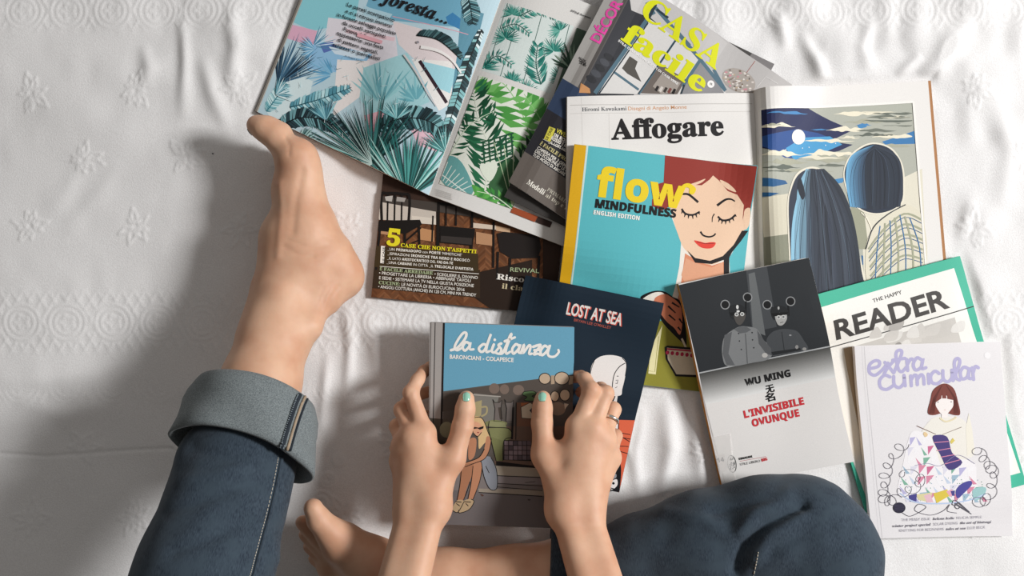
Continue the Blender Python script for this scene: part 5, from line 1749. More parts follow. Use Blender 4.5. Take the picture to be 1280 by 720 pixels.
# ------------------------------------------------------------------ the reader: signed distance fields meshed into one continuous skin
class Field:
    def __init__(self, X, Y, Z):
        self.X, self.Y, self.Z = [np.asarray(a, np.float32) for a in (X, Y, Z)]
        self.D = np.full((len(X), len(Y), len(Z)), 1.0, np.float32)
    def box(self, lo, hi):
        s = []
        for ax, a, b in zip((self.X, self.Y, self.Z), lo, hi):
            i, j = np.searchsorted(ax, [a, b])
            s.append(slice(max(i - 1, 0), min(j + 1, len(ax))))
        return tuple(s)
    def cone(self, a, b, ra, rb, k=0.006, flat=None):
        """tapered capsule a-b blended in with radius k; flat = (axis, factor) squashes it along an axis"""
        a, b = np.array(a, float), np.array(b, float)
        m = max(ra, rb) + k + 0.014
        s = self.box(np.minimum(a, b) - m, np.maximum(a, b) + m)
        x = self.X[s[0]][:, None, None] - a[0]
        y = self.Y[s[1]][None, :, None] - a[1]
        z = self.Z[s[2]][None, None, :] - a[2]
        ab = b - a
        L = max(float(ab @ ab), 1e-9)
        t = np.clip((x * ab[0] + y * ab[1] + z * ab[2]) / L, 0, 1)
        dx, dy, dz = x - t * ab[0], y - t * ab[1], z - t * ab[2]
        if flat:
            n, f = np.array(flat[0], float), flat[1]
            n /= np.linalg.norm(n)
            c = (dx * n[0] + dy * n[1] + dz * n[2]) * (f - 1)
            dx, dy, dz = dx + c * n[0], dy + c * n[1], dz + c * n[2]
        d = np.sqrt(dx * dx + dy * dy + dz * dz) - (ra + (rb - ra) * t)
        self.D[s] = self.smin(self.D[s], d.astype(np.float32), k)
    @staticmethod
    def smin(a, b, k):
        h = np.maximum(k - np.abs(a - b), 0) / k
        return np.minimum(a, b) - h * h * k * 0.25
    def chain(self, pts, k=0.006, flat=None):
        for (a, ra), (b, rb) in zip(pts[:-1], pts[1:]):
            self.cone(a, b, ra, rb, k, flat)
    def sub(self, lo, hi):
        s = self.box(lo, hi)
        f = Field(self.X[s[0]], self.Y[s[1]], self.Z[s[2]])
        f.s = s
        return f
    def merge(self, f, k):
        self.D[f.s] = self.smin(self.D[f.s], f.D, k)
    def mesh(self):
        D = self.D
        ins = D < 0
        c = np.zeros(tuple(n - 1 for n in D.shape), np.int8)
        off = [(i, j, k) for i in (0, 1) for j in (0, 1) for k in (0, 1)]
        n = [m - 1 for m in D.shape]
        for i, j, k in off:
            c += ins[i:i + n[0], j:j + n[1], k:k + n[2]]
        I, J, K = np.where((c > 0) & (c < 8))
        idx = np.full(c.shape, -1, np.int32)
        idx[I, J, K] = np.arange(len(I))
        del c
        ax = [self.X.astype(float), self.Y.astype(float), self.Z.astype(float)]
        acc = np.zeros((len(I), 3))
        cnt = np.zeros(len(I))
        for p in off:
            for a in range(3):
                if p[a]:
                    continue
                q = list(p)
                q[a] = 1
                d0 = D[I + p[0], J + p[1], K + p[2]].astype(float)
                d1 = D[I + q[0], J + q[1], K + q[2]].astype(float)
                cr = (d0 < 0) != (d1 < 0)
                t = np.where(cr, d0 / np.where(d0 == d1, 1, d0 - d1), 0)
                P0 = np.stack([ax[0][I + p[0]], ax[1][J + p[1]], ax[2][K + p[2]]], 1)
                P1 = np.stack([ax[0][I + q[0]], ax[1][J + q[1]], ax[2][K + q[2]]], 1)
                acc += np.where(cr[:, None], P0 + (P1 - P0) * t[:, None], 0)
                cnt += cr
        V = acc / cnt[:, None]
        F = []
        for a in range(3):
            b, d = (a + 1) % 3, (a + 2) % 3
            s0 = [slice(None)] * 3
            s1 = [slice(None)] * 3
            s0[a], s1[a] = slice(0, -1), slice(1, None)
            A, B = ins[tuple(s0)], ins[tuple(s1)]
            e = np.array(np.where(A != B))
            ok = (e[b] >= 1) & (e[d] >= 1) & (e[b] < D.shape[b] - 1) & (e[d] < D.shape[d] - 1)
            e = e[:, ok]
            fl = A[tuple(e)]
            def at(ob, od):
                g = e.copy()
                g[b] += ob
                g[d] += od
                return idx[tuple(g)]
            q = np.stack([at(-1, -1), at(0, -1), at(0, 0), at(-1, 0)], 1)
            q[~fl] = q[~fl][:, ::-1]
            F.append(q)
        F = np.concatenate(F)
        F = F[(F >= 0).all(1)]
        return V, F

def relax(V, F, n, lam=0.5):
    for _ in range(n):
        s = np.zeros_like(V)
        c = np.zeros(len(V))
        for a in range(4):
            np.add.at(s, F[:, a], V[F[:, (a + 1) % 4]])
            np.add.at(s, F[:, a], V[F[:, (a + 3) % 4]])
            np.add.at(c, F[:, a], 2)
        V = V + lam * (s / np.maximum(c, 1)[:, None] - V)
    return V

def normals(V, F):
    n = np.cross(V[F[:, 2]] - V[F[:, 0]], V[F[:, 3]] - V[F[:, 1]])
    N = np.zeros_like(V)
    for a in range(4):
        np.add.at(N, F[:, a], n)
    return N / (np.linalg.norm(N, axis=1)[:, None] + 1e-12)

def link_mesh(name, V, F, mat, parent=None, sm=True):
    org = np.zeros(3)
    p = parent
    while p is not None:
        org += np.array(p.location)
        p = p.parent
    me = bpy.data.meshes.new(name)
    me.from_pydata((np.asarray(V) - org).tolist(), [], [tuple(int(i) for i in f) for f in F])
    me.polygons.foreach_set('use_smooth', [sm] * len(me.polygons))
    me.materials.append(mat)
    me.update()
    o = bpy.data.objects.new(name, me)
    COL.objects.link(o)
    o.parent = parent
    return o

def p3(px, py, z):
    v = P(px, py, z)
    return (v.x, v.y, v.z)

def skin_mat():
    m = bpy.data.materials.new('skin')
    m.use_nodes = True
    nt = m.node_tree
    b = nt.nodes['Principled BSDF']
    b.inputs['Roughness'].default_value = 0.52
    b.inputs['Specular IOR Level'].default_value = 0.32
    b.inputs['Subsurface Weight'].default_value = 0.18
    b.inputs['Subsurface Radius'].default_value = (1.0, 0.35, 0.18)
    b.inputs['Subsurface Scale'].default_value = 0.006
    tc = nt.nodes.new('ShaderNodeTexCoord')
    n1 = nt.nodes.new('ShaderNodeTexNoise')
    n1.inputs['Scale'].default_value = 26
    n1.inputs['Detail'].default_value = 3
    nt.links.new(tc.outputs['Object'], n1.inputs['Vector'])
    r = nt.nodes.new('ShaderNodeValToRGB')
    r.color_ramp.elements[0].position = 0.35
    r.color_ramp.elements[1].position = 0.68
    r.color_ramp.elements[0].color = rgb('#d8ae91')
    r.color_ramp.elements[1].color = rgb('#c9987b')
    nt.links.new(n1.outputs['Fac'], r.inputs['Fac'])
    # a few moles
    v = nt.nodes.new('ShaderNodeTexVoronoi')
    v.inputs['Scale'].default_value = 26
    nt.links.new(tc.outputs['Object'], v.inputs['Vector'])
    lt = nt.nodes.new('ShaderNodeMath')
    lt.operation = 'LESS_THAN'
    lt.inputs[1].default_value = 0.03
    nt.links.new(v.outputs['Distance'], lt.inputs[0])
    mx = nt.nodes.new('ShaderNodeMix')
    mx.data_type = 'RGBA'
    mx.inputs['B'].default_value = rgb('#8a5a44')
    nt.links.new(lt.outputs[0], mx.inputs['Factor'])
    nt.links.new(r.outputs['Color'], mx.inputs['A'])
    nt.links.new(mx.outputs['Result'], b.inputs['Base Color'])
    n2 = nt.nodes.new('ShaderNodeTexNoise')
    n2.inputs['Scale'].default_value = 420
    n2.inputs['Detail'].default_value = 2
    nt.links.new(tc.outputs['Object'], n2.inputs['Vector'])
    bp = nt.nodes.new('ShaderNodeBump')
    bp.inputs['Strength'].default_value = 0.12
    bp.inputs['Distance'].default_value = 0.0006
    nt.links.new(n2.outputs['Fac'], bp.inputs['Height'])
    nt.links.new(bp.outputs['Normal'], b.inputs['Normal'])
    return m
SKIN = skin_mat()
DENIM = fabric('blue_denim', '#232c37', '#414d58', 1700, 0.16, 0.9, 0.0004, stretch=(1, .14, .14), c3='#3a4650', sheen=0.1)
DENIM_IN = fabric('denim_reverse', '#565d5f', '#848b8c', 900, 0.5, 0.9, 0.0005, sheen=0.1)
STITCH = M('#b7b0a2', 0.9)
DARKSTITCH = M('#2b3138', 0.9)

# joints
HIP_L, HIP_R = (-0.10, -0.71, 0.11), (0.10, -0.69, 0.11)
KNEE_L = (-0.322, -0.390, 0.27)
ANK_L = p3(357, 374, 0.062)
KNEE_R = p3(1028, 670, 0.082)
SHO_L, SHO_R = (-0.170, -0.55, 0.53), (0.170, -0.55, 0.53)
ELB_L, ELB_R = (-0.160, -0.475, 0.215), (0.140, -0.475, 0.215)

def shin(t):
    return tuple(a + (b - a) * t for a, b in zip(ANK_L, KNEE_L))

def build_body():
    X = np.arange(-0.46, 0.52, 0.0022)
    Y = np.concatenate([np.arange(-0.86, -0.42, 0.008), np.arange(-0.42, 0.25, 0.0022)])
    Z = np.concatenate([np.arange(-0.004, 0.20, 0.0022), np.arange(0.20, 0.90, 0.007)])
    B = Field(X, Y, Z)
    zf = (0, 0, 1)
    # ---- trunk, neck, head
    B.cone((0, -.68, .12), (0, -.65, .30), .115, .105, .03, ((0, 1, 0), 1.15))
    B.cone((0, -.65, .30), (0, -.58, .48), .105, .12, .04, ((0, 1, 0), 1.25))
    B.cone(SHO_L, SHO_R, .05, .05, .05)
    B.cone((0, -.56, .53), (0, -.47, .66), .05, .045, .03)
    B.cone((0, -.43, .73), (0, -.40, .705), .078, .080, .02)          # skull, tipped towards the book
    B.cone((0, -.385, .635), (0, -.39, .67), .038, .060, .02)         # jaw
    B.cone((0, -.325, .665), (0, -.318, .648), .009, .012, .012)      # nose
    for s in (-1, 1):
        B.cone((s * .078, -.43, .70), (s * .08, -.42, .675), .014, .010, .006, ((1, 0, 0), 2.2))   # ears
        B.cone((s * .030, -.332, .690), (s * .034, -.332, .690), .010, .010, .008)
    B.cone((-.016, -.335, .622), (.016, -.335, .622), .007, .007, .008)   # lips
    # ---- legs
    B.cone(HIP_L, KNEE_L, .085, .052, .03)
    B.cone(HIP_R, KNEE_R, .085, .050, .03)
    c = shin(.55)
    B.cone(KNEE_L, c, .050, .048, .02)
    B.cone(c, shin(.25), .048, .040, .02)
    B.cone(shin(.25), shin(.0), .041, .038, .02)
    # ---- bare foot, lying on its outer edge: inner row above, outer row below
    F = B.sub((-.40, -.10, -.01), (-.14, .25, .14))
    k = .012
    F.cone(shin(.12), shin(0), .0405, .039, k)
    M1, M2, M3, M4 = [p3(*q) for q in ((371, 207, .060), (373, 240, .058), (381, 288, .054), (388, 332, .052))]
    F.chain([(M1, .0245), (M2, .0285), (M3, .037), (M4, .042)], k)
    F.chain([(p3(376, 208, .032), .023), (p3(377, 245, .030), .026), (p3(388, 290, .032), .030), (p3(396, 330, .034), .032)], k)
    F.cone(p3(360, 300, .056), p3(364, 350, .058), .034, .041, .016)                       # instep to ankle
    F.cone(p3(428, 338, .046), p3(431, 346, .040), .0215, .0215, .014)                      # heel
    F.cone(p3(412, 322, .050), p3(428, 342, .046), .030, .0215, .014)
    F.cone(p3(424, 353, .044), p3(405, 366, .056), .020, .026, .014)
    F.cone(p3(396, 378, .066), p3(388, 408, .086), .012, .014, .02)                         # heel cord
    F.cone(p3(350, 372, .094), p3(353, 376, .094), .011, .011, .016)                        # ankle bone
    F.cone(p3(374, 196, .066), p3(379, 212, .064), .021, .020, .012)                        # ball under the big toe
    F.chain([(p3(364, 192, .066), .0195), (p3(345, 171, .067), .0145), (p3(331, 161, .066), .0138), (p3(321, 156.5, .064), .0118)], .008)
    F.cone(p3(339, 160, .062), p3(352, 166, .060), .011, .012, .008)                        # pad of the big toe
    for q in (((362, 200, .047), (338, 172, .044), .0105), ((364, 204, .034), (345, 180, .031), .0095), ((366, 210, .024), (350, 190, .020), .009), ((368, 216, .016), (354, 200, .012), .0085)):
        F.cone(p3(*q[0]), p3(*q[1]), .012, q[2], .004)
    B.merge(F, .010)
    # ---- other foot, tucked under the arms
    G = B.sub((-.30, -.48, -.01), (.42, -.20, .17))
    G.chain([(p3(391.5, 635, .076), .0112), (p3(399, 650, .072), .0135), (p3(412, 664, .066), .0165), (p3(428, 678, .058), .022)], .006)
    G.chain([(p3(428, 680, .056), .022), (p3(460, 702, .050), .029), (p3(512, 722, .050), .035), (p3(560, 726, .050), .0355), (p3(640, 726, .052), .0385), (p3(720, 716, .058), .042), (p3(860, 694, .068), .048), (KNEE_R, .050)], .014)
    G.chain([(p3(416, 706, .032), .020), (p3(450, 728, .030), .024), (p3(500, 748, .030), .027), (p3(545, 768, .032), .027)], .02)
    for a, b, r in (((408, 684, .046), (378.5, 653, .056), .0088), ((410, 694, .038), (382, 668, .044), .0084), ((412, 704, .030), (387, 683, .034), .0080), ((416, 714, .022), (393, 698, .024), .0076)):
        T = G.sub(tuple(np.array(p3(*b)) - .05), tuple(np.array(p3(*a)) + .05))
        T.cone(p3(*a), p3(*b), .0105, r, .002)
        G.merge(T, .003)
    B.merge(G, .006)
    # ---- arms and hands
    def arm(lo, hi, sho, elb, wrist, wide, palm, thumb, fingers, web, tend):
        A = B.sub(lo, hi)
        w1, w2 = [p3(*q) for q in wide]
        A.cone(sho, elb, .046, .038, .02)
        mid = tuple(.45 * a + .55 * b for a, b in zip(elb, wrist))
        dx = np.array(w2) - np.array(w1)
        m1, m2 = np.array(mid) - dx * .45, np.array(mid) + dx * .45
        A.cone(elb, m1, .030, .0195, .016); A.cone(elb, m2, .030, .0195, .016)
        A.cone(m1, w1, .0195, .0165, .012); A.cone(m2, w2, .0195, .0165, .012)
        H = A.sub(tuple(np.array(wrist) + (-.09, -.06, -.10)), tuple(np.array(wrist) + (.09, .24, .06)))
        for q, r in palm:
            for w in (w1, w2):
                H.cone(w, p3(*q), .0165, r, .012)
        pp = [(p3(*q), r) for q, r in palm]
        th = w2 if abs(w2[0]) < abs(w1[0]) else w1
        H.cone(th, p3(*thumb[0][0]), .0160, .0150, .016)
        H.chain(pp, .010)
        H.chain([(p3(*q), r) for q, r in thumb], .007)
        for a, b, r in web:
            H.cone(p3(*a), p3(*b), r, r, .012)
        for pts in fingers:
            f = H.sub(tuple(np.min([p3(*q) for q, _ in pts], 0) - .025), tuple(np.max([p3(*q) for q, _ in pts], 0) + .025))
            f.chain([(p3(*q), r) for q, r in pts], .0035)
            # knuckle swelling
            q, r = pts[1]
            f.cone(p3(*q), p3(*q), r * 1.06, r * 1.06, .003)
            H.merge(f, .0035)
        for pts in tend:
            H.chain([(p3(*q), r) for q, r in pts], .006)
        A.merge(H, .008)
        B.merge(A, .004)
    arm((-.36, -.72, .0), (-.02, -.02, .66), SHO_L, ELB_L, p3(530, 640, .092),
        ((515, 638, .089), (540, 634, .092)),
        [((529, 542, .074), .0118), ((515, 546, .076), .0116), ((505, 558, .070), .0110), ((501, 576, .058), .0100)],
        [((548, 606, .084), .0150), ((566, 574, .078), .0140), ((578.5, 532, .071), .0116), ((581.5, 512, .0695), .0108), ((583, 498, .0685), .0094)],
        [[((530, 540, .075), .0108), ((513.5, 491, .070), .0088), ((522, 475, .058), .0078), ((530, 464, .042), .0072), ((538, 459, .031), .0070), ((552, 457, .027), .0066)],
         [((515, 546, .076), .0106), ((502, 512, .060), .0088), ((515, 496, .036), .0078), ((541, 488, .026), .0070)],
         [((505, 558, .070), .0100), ((496, 533, .050), .0084), ((511, 520, .030), .0075), ((540, 520, .025), .0068)],
         [((501, 576, .058), .0092), ((496, 560, .040), .0078), ((510, 552, .028), .0070), ((535, 550, .025), .0064)]],
        [((536, 566, .078), (556, 580, .080), .0100), ((543, 572, .076), (560, 574, .077), .0095)],
        [[((530, 545, .083), .0042), ((522, 580, .090), .0036)], [((515, 550, .084), .0040), ((516, 585, .090), .0034)]])
    arm((.0, -.72, .0), (.36, -.02, .66), SHO_R, ELB_R, p3(718, 640, .094),
        ((706, 638, .094), (733, 640, .091)),
        [((723, 534, .080), .0118), ((741, 536, .081), .0116), ((754, 549, .076), .0112), ((762, 572, .064), .0104)],
        [((697, 604, .086), .0155), ((680, 568, .079), .0142), ((677.5, 528, .071), .0115), ((678, 510, .0695), .0108), ((678.5, 498, .0685), .0094)],
        [[((723, 532, .081), .0110), ((739, 488, .077), .0096), ((731, 474, .064), .0084), ((726, 471, .047), .0076), ((719, 471, .031), .0070), ((706, 472, .027), .0068)],
         [((741, 534, .082), .0108), ((757, 492, .070), .0094), ((751, 486, .048), .0082), ((726, 490, .026), .0072)],
         [((754, 549, .076), .0102), ((766.5, 512, .058), .0088), ((757, 508, .034), .0078), ((728, 512, .025), .0070)],
         [((762, 572, .064), .0094), ((769, 545, .044), .0080), ((758, 538, .029), .0070), ((735, 538, .025), .0064)]],
        [((686, 574, .079), (712, 562, .082), .0100), ((684, 572, .077), (700, 566, .079), .0095)],
        [[((724, 540, .0885), .0040), ((716, 580, .094), .0034)], [((741, 542, .089), .0042), ((733, 585, .096), .0034)], [((753, 555, .083), .0036), ((742, 588, .092), .0032)]])
    V, F = B.mesh()
    del B
    V = relax(V, F, 2, .5)
    N = normals(V, F)
    PX_ = 640 + V[:, 0] * HC / (HC - V[:, 2]) * 1000
    PY_ = 360 - V[:, 1] * HC / (HC - V[:, 2]) * 1000
    w = np.zeros(len(V))
    for pts, hw, dep in (([(572, 527), (582, 530), (591, 526)], 1.8, -.0005), ([(573, 533), (590, 532)], 1.6, -.0004), ([(668, 522), (678, 525), (688, 521)], 1.8, -.0005), ([(669, 529), (686, 528)], 1.6, -.0004),
                         ([(424, 358), (414, 372), (411, 384)], 2.2, -.0007), ([(414, 355), (405, 372), (402, 388)], 2.2, -.0006), ([(405, 360), (398, 375)], 2, -.0004), ([(355, 308), (372, 318), (392, 320)], 2.6, -.0006),
                         ([(360, 300), (385, 309), (410, 306)], 2.4, -.0005), ([(398, 292), (415, 300)], 2, -.0004), ([(357, 172), (362, 182), (361, 194)], 2.4, -.0008), ([(378, 214), (370, 250), (366, 290)], 5, -.0012),
                         ([(350, 230), (352, 270), (348, 320)], 5, .0012), ([(507, 500), (517, 487)], 1.8, -.0004), ([(733, 486), (744, 492)], 1.8, -.0004), ([(752, 492), (762, 496)], 1.8, -.0004)):
        d = np.full(len(V), 1e3)
        for a, b in zip(pts[:-1], pts[1:]):
            d = np.minimum(d, seg_dist(PX_, PY_, a, b))
        w += np.where(N[:, 2] > .1, dep * np.exp(-(d / hw) ** 2), 0)
    V = V + N * w[:, None]
    org = (0.0, -0.66, 0.0)
    me = bpy.data.meshes.new('person')
    me.from_pydata((V - np.array(org)).tolist(), [], F.tolist())
    me.polygons.foreach_set('use_smooth', [True] * len(me.polygons))
    me.materials.append(SKIN)
    o = bpy.data.objects.new('person', me)
    o.location = org
    COL.objects.link(o)
    tag(o, 'barefoot person in rolled blue jeans, sitting on the bed with a book in both hands', 'person')
    return o, BVHTree.FromPolygons(V.tolist(), F.tolist())

PERSON, SKIN_TREE = build_body()

# ------------------------------------------------------------------ jeans
def build_jeans():
    X = np.arange(-0.47, 0.54, 0.0042)
    Y = np.arange(-0.86, -0.08, 0.0042)
    Z = np.arange(-0.004, 0.48, 0.0042)
    J = Field(X, Y, Z)
    J.cone((-.02, -.70, .12), (.02, -.70, .12), .125, .125, .04)
    J.cone((0, -.68, .12), (0, -.66, .27), .135, .125, .04, ((0, 1, 0), 1.1))
    J.cone(HIP_L, KNEE_L, .105, .073, .03)
    J.cone(KNEE_L, shin(.72), .071, .0650, .02)
    J.cone(shin(.72), shin(.47), .0650, .0630, .02)
    L = Field(X, Y, Z)
    R = L
    R.chain([(p3(716, 716, .056), .046), (p3(775, 708, .060), .047)], .02)
    R.chain([(p3(806, 694, .064), .052), (p3(880, 680, .072), .058), (p3(950, 668, .078), .062), (p3(1006, 666, .082), .0625), (p3(1030, 682, .084), .060)], .014)
    T = Field(X, Y, Z)
    T.cone(HIP_R, p3(1032, 700, .088), .108, .064, .02)
    L.D = Field.smin(L.D, T.D, .007)
    J.D = Field.smin(J.D, L.D, .02)
    V, F = J.mesh()
    V = relax(V, F, 3, .5)
    N = normals(V, F)
    # creases: soft folds across the legs, sharper pulls behind the bent knee
    x, y, z = V.T
    w = np.zeros(len(V))
    n1 = vnoise(x * 1.0, y * 1.0 + z, .05, 21)
    n2 = vnoise(x + .4 * z, y - .3 * x, .022, 22)
    w += .0055 * n1 + .0022 * n2
    PXY = np.stack([640 + x * HC / (HC - z) * 1000, 360 - y * HC / (HC - z) * 1000], 1)
    def crease(pts, hw, depth):
        d = np.full(len(V), 1e3)
        for a, b in zip(pts[:-1], pts[1:]):
            d = np.minimum(d, seg_dist(PXY[:, 0], PXY[:, 1], a, b))
        return depth * np.exp(-(d / hw) ** 2)
    up = (N[:, 2] > -.1)
    for pts, hw, dep in (([(1004, 632), (960, 655), (930, 682), (920, 716)], 7, -.008), ([(985, 620), (945, 640), (925, 665)], 9, .005), ([(1000, 645), (960, 668), (945, 700)], 9, .004),
                         ([(890, 640), (930, 632), (990, 622)], 7, -.003), ([(1040, 660), (1000, 668), (965, 690)], 8, -.003), ([(830, 640), (880, 650), (910, 670)], 9, .003),
                         ([(205, 640), (260, 622), (330, 600)], 8, -.003), ([(215, 690), (270, 668), (335, 640)], 9, -.003), ([(240, 560), (290, 572), (340, 590)], 8, -.003),
                         ([(225, 600), (270, 595), (320, 575)], 9, .003), ([(300, 620), (335, 660), (345, 700)], 9, .002)):
        w += np.where(up, crease(pts, hw, dep), 0)
    V = V + N * w[:, None]
    V[:, 2] = np.maximum(V[:, 2], 0.0)
    o = link_mesh('jeans', V, F, DENIM, PERSON)
    return o, BVHTree.FromPolygons(V.tolist(), F.tolist())
JEANS, JEANS_TREE = build_jeans()

def tube(mb, pts, r, mat, n=6):
    pts = [Vector(p) for p in pts]
    V, F = [], []
    for i, p in enumerate(pts):
        d = (pts[min(i + 1, len(pts) - 1)] - pts[max(i - 1, 0)]).normalized()
        a = d.cross(Vector((0, 0, 1)) if abs(d.z) < .9 else Vector((1, 0, 0))).normalized()
        b = d.cross(a)
        for k in range(n):
            t = 2 * math.pi * k / n
            V.append(p + a * r * math.cos(t) + b * r * math.sin(t))
    for i in range(len(pts) - 1):
        for k in range(n):
            F.append((i * n + k, i * n + (k + 1) % n, (i + 1) * n + (k + 1) % n, (i + 1) * n + k))
    F.append(tuple(range(n - 1, -1, -1)))
    e = (len(pts) - 1) * n
    F.append(tuple(range(e, e + n)))
    mb.mesh(V, F, mat)

def on_surface(tree, px, py):
    a, b = P(px, py, 0.9), P(px, py, 0.0)
    hit = tree.ray_cast(a, (b - a).normalized())
    return (hit[0], hit[1]) if hit[0] is not None else (None, None)

def seam_line(tree, px_pts, n, lift):
    out = []
    for q in smooth(px_pts, n):
        h, nr = on_surface(tree, *q)
        if h is not None:
            out.append(h + nr * lift)
    return out

def build_cuffs():
    # rolled cuff of the raised leg
    A, B = Vector(shin(.272)), Vector(shin(.432))
    ax = (B - A)
    Ln = ax.length
    ax.normalize()
    e1 = ax.cross(Vector((0, 0, 1))).normalized()
    e1 = e1 if e1.x > 0 else -e1
    e2 = e1.cross(ax)
    e2 = e2 if e2.z > 0 else -e2
    prof = [(0.004, .050), (0.0, .056), (0.0015, .0645), (.006, .0665), (.016, .0685), (.028, .0700), (.040, .0712), (.052, .0725), (Ln - .003, .0740), (Ln, .0735), (Ln + .001, .071), (Ln - .004, .069), (.035, .058), (.012, .050)]
    n = 96
    V, F = [], []
    for k in range(n):
        t = 2 * math.pi * k / n
        wob = .0016 * math.sin(3 * t + .6) + .0011 * math.sin(7 * t + 1)
        right = max(0, math.cos(t)) ** 2
        for j, (s, r) in enumerate(prof):
            rr = r + wob * (s / Ln) + (.004 * math.sin(s / Ln * 7 + 2 * t) * math.sin(2.5 * t) if 3 < j < 9 else 0)
            ss = s + (.010 * right - .004 * math.sin(t)) * (s / Ln) + (.006 * right if j < 4 else .004 * right)
            rr += .007 * right * (s / Ln)
            V.append(A + ax * ss + (e1 * math.cos(t) + e2 * math.sin(t)) * rr * 1.01)
    m = len(prof)
    for k in range(n):
        for j in range(m):
            F.append((k * m + j, k * m + (j + 1) % m, ((k + 1) % n) * m + (j + 1) % m, ((k + 1) % n) * m + j))
    F = [f[::-1] for f in F]
    c = link_mesh('cuff', V, F, DENIM_IN, JEANS)
    c['label'] = 'grey turned-up cuff showing the reverse of the denim'
    tree = BVHTree.FromPolygons([tuple(v) for v in V], F)
    mb = MB()
    line = [(374, 494), (369, 505), (362, 525), (356, 545), (352, 560)]
    mid = seam_line(tree, line, 8, .0008)
    if len(mid) > 4:
        tube(mb, mid, .0026, DARKSTITCH)
        s2 = seam_line(tree, [(x + 7, y + 2) for x, y in line], 8, .0006)
        tube(mb, s2, .0016, M('#a08d78', 0.9))
        s3 = seam_line(tree, [(x + 11, y + 3) for x, y in line], 8, .0004)
        tube(mb, s3, .0012, DARKSTITCH)
        for i in range(0, len(mid) - 1):
            a, b = mid[i], s2[min(i, len(s2) - 1)]
            o1 = Vector((0, 0, .0016))
            tube(mb, [a + o1 - (b - a) * .3, a + o1 + (b - a) * .45], .0007, M('#7d868c', 0.9), 5)
        st = mb.build('seam', c, True)
        st['label'] = 'dark overlocked seam down the cuff'
    # rolled hem of the folded leg, seen between the wrists
    A, B = Vector(p3(687, 702, .055)), Vector(p3(742, 705, .057))
    ax = (B - A).normalized()
    Ln = (B - A).length
    e1 = ax.cross(Vector((0, 0, 1))).normalized()
    e2 = e1.cross(ax)
    prof = [(0.003, .0415), (0, .0435), (.003, .0465), (.02, .0485), (.04, .0495), (Ln, .050), (Ln, .046), (.02, .0425)]
    V, F = [], []
    m = len(prof)
    n = 64
    for k in range(n):
        t = 2 * math.pi * k / n
        for s, r in prof:
            V.append(A + ax * s + (e1 * math.cos(t) + e2 * math.sin(t)) * (r + .0008 * math.sin(5 * t + s * 60)))
    for k in range(n):
        for j in range(m):
            F.append((k * m + j, k * m + (j + 1) % m, ((k + 1) % n) * m + (j + 1) % m, ((k + 1) % n) * m + j))
    link_mesh('cuff', V, F, DENIM, JEANS)
    # outer seam stitched down the raised leg and behind the bent knee
    for line in ([(352, 572), (347, 600), (338, 640), (330, 670), (322, 700), (316, 722), (306, 745)],):
        mb = MB()
        tube(mb, seam_line(JEANS_TREE, line, 10, .0004), .0022, DENIM)
        s = seam_line(JEANS_TREE, [(x - 4.5, y) for x, y in line], 24, .0003)
        for i in range(0, len(s) - 2, 3):
            tube(mb, [s[i], s[i + 1], s[i + 2]], .0005, STITCH, 5)
        sm = mb.build('seam', JEANS, True)
    mb = MB()
    s = seam_line(JEANS_TREE, [(948, 690), (946, 700), (944, 710), (941, 724)], 8, .0003)
    for i in range(0, len(s) - 2, 3):
        tube(mb, [s[i], s[i + 1], s[i + 2]], .0006, STITCH, 5)
    if len(s) > 3:
        mb.build('seam', JEANS, True)
build_cuffs()

# ------------------------------------------------------------------ nails, ring
def nail(px, py, d, w, l, mat, label=None, lift=.0005, name='fingernail', up=None):
    """a curved plate on the skin around a photo point; d = direction of the finger in the photo"""
    h, n = on_surface(SKIN_TREE, px, py) if up is None else up
    dv = Vector((d[0], -d[1], 0)).normalized()
    dv = (dv - n * dv.dot(n)).normalized()
    s = n.cross(dv).normalized()
    V, F = [], []
    nu, nv = 8, 10
    for t in (0, 1):
        for i in range(nu + 1):
            for j in range(nv + 1):
                a = (i / nu - .5) * 2
                b = (j / nv - .5) * 2
                ww = w * (1 - .22 * max(0, b) ** 3 - .25 * max(0, -b) ** 2)
                ll = l * (1 - .16 * a * a)
                p = h + s * a * ww / 2 + dv * b * ll / 2
                q = SKIN_TREE.find_nearest(p + n * .001)
                base = q[0] if q[0] is not None else p
                V.append(base + n * (lift + .0006 * (1 - a * a)) * (1 if t == 0 else -.6))
    I = lambda t, i, j: t * (nu + 1) * (nv + 1) + i * (nv + 1) + j
    for i in range(nu):
        for j in range(nv):
            F.append((I(0, i, j), I(0, i + 1, j), I(0, i + 1, j + 1), I(0, i, j + 1)))
            F.append((I(1, i, j), I(1, i, j + 1), I(1, i + 1, j + 1), I(1, i + 1, j)))
    for i in range(nu):
        for j in (0, nv):
            F.append((I(0, i, j), I(0, i + 1, j), I(1, i + 1, j), I(1, i, j)))
    for j in range(nv):
        for i in (0, nu):
            F.append((I(0, i, j), I(0, i, j + 1), I(1, i, j + 1), I(1, i, j)))
    o = link_mesh(name, [tuple(v) for v in V], F, mat, PERSON)
    if label:
        o['label'] = label
    return o
MINT = M('#8fc4ae', 0.18, 0.5)
nail(583.6, 495.5, (.05, -1), .0105, .0125, MINT, 'mint green thumbnail')
nail(678.2, 495.5, (.02, -1), .0108, .0125, MINT, 'mint green thumbnail')
tq = SKIN_TREE.find_nearest(Vector(p3(311, 166, .062)))
nail(0, 0, (-.75, -.66), .0095, .010, M('#3a3a40', 0.3, 0.5), 'dark painted toenail', name='toenail', up=(tq[0], tq[1]))

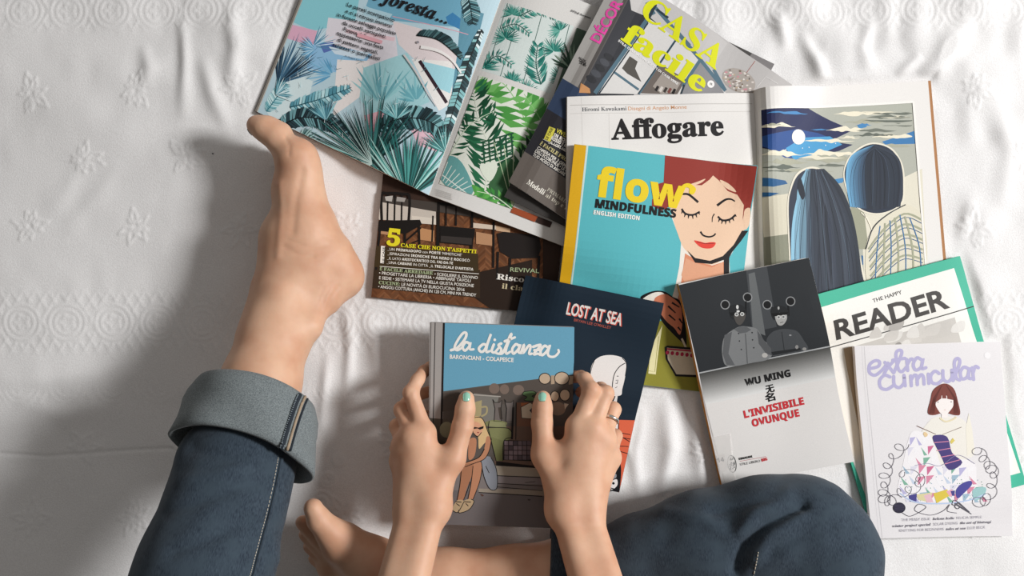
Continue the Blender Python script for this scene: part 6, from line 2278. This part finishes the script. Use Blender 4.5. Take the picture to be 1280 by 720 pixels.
def ring():
    c = Vector(p3(762.5, 524, .0655))
    d = (Vector(p3(766.5, 512, .058)) - Vector(p3(754, 549, .076))).normalized()
    a = d.cross(Vector((0, 0, 1))).normalized()
    b = d.cross(a)
    mt = bpy.data.materials.new('silver')
    mt.use_nodes = True
    p = mt.node_tree.nodes['Principled BSDF']
    p.inputs['Base Color'].default_value = (.75, .74, .72, 1)
    p.inputs['Metallic'].default_value = 1
    p.inputs['Roughness'].default_value = .22
    V, F = [], []
    n, m = 40, 8
    for i in range(n):
        t = 2 * math.pi * i / n
        rd = a * math.cos(t) + b * math.sin(t)
        for j in range(m):
            u = 2 * math.pi * j / m
            V.append(tuple(c + rd * (.0099 + .0011 * math.cos(u)) + d * .0019 * math.sin(u)))
    for i in range(n):
        for j in range(m):
            F.append((i * m + j, i * m + (j + 1) % m, ((i + 1) % n) * m + (j + 1) % m, ((i + 1) % n) * m + j))
    o = link_mesh('ring', V, F, mt, PERSON)
    o['label'] = 'silver ring on the ring finger'
ring()

# ------------------------------------------------------------------ shirt and hair (the reader sits just below the picture)
def build_top():
    X = np.arange(-0.30, 0.30, 0.007)
    Y = np.arange(-0.84, -0.30, 0.007)
    Z = np.arange(0.12, 0.90, 0.007)
    S = Field(X, Y, Z)
    S.cone((0, -.68, .24), (0, -.65, .34), .135, .125, .03, ((0, 1, 0), 1.1))
    S.cone((0, -.65, .34), (0, -.58, .50), .125, .135, .04, ((0, 1, 0), 1.2))
    S.cone(SHO_L, SHO_R, .060, .060, .05)
    for a, b in ((SHO_L, ELB_L), (SHO_R, ELB_R)):
        m = tuple(.45 * p + .55 * q for p, q in zip(a, b))
        S.cone(a, m, .060, .058, .03)
    V, F = S.mesh()
    link_mesh('shirt', relax(V, F, 2), F, fabric('grey_jersey', '#8f8d8a', '#a5a39f', 700, .3), PERSON)
    Hh = Field(X, Y, Z)
    Hh.cone((0, -.455, .760), (0, -.475, .70), .086, .090, .02)
    Hh.cone((0, -.50, .68), (0, -.57, .52), .075, .045, .03)
    for q in (-1, 1):  # unseen side locks, added hanging forward to shade book and hands
        Hh.cone((q * .070, -.42, .74), (q * .088, -.40, .60), .034, .026, .03)
        Hh.cone((q * .088, -.40, .60), (q * .10, -.44, .46), .026, .016, .03)
    V, F = Hh.mesh()
    link_mesh('hair', relax(V, F, 2), F, fabric('brown_hair', '#3b2a20', '#5a4230', 300, .5, stretch=(1, 1, .1)), PERSON)
build_top()
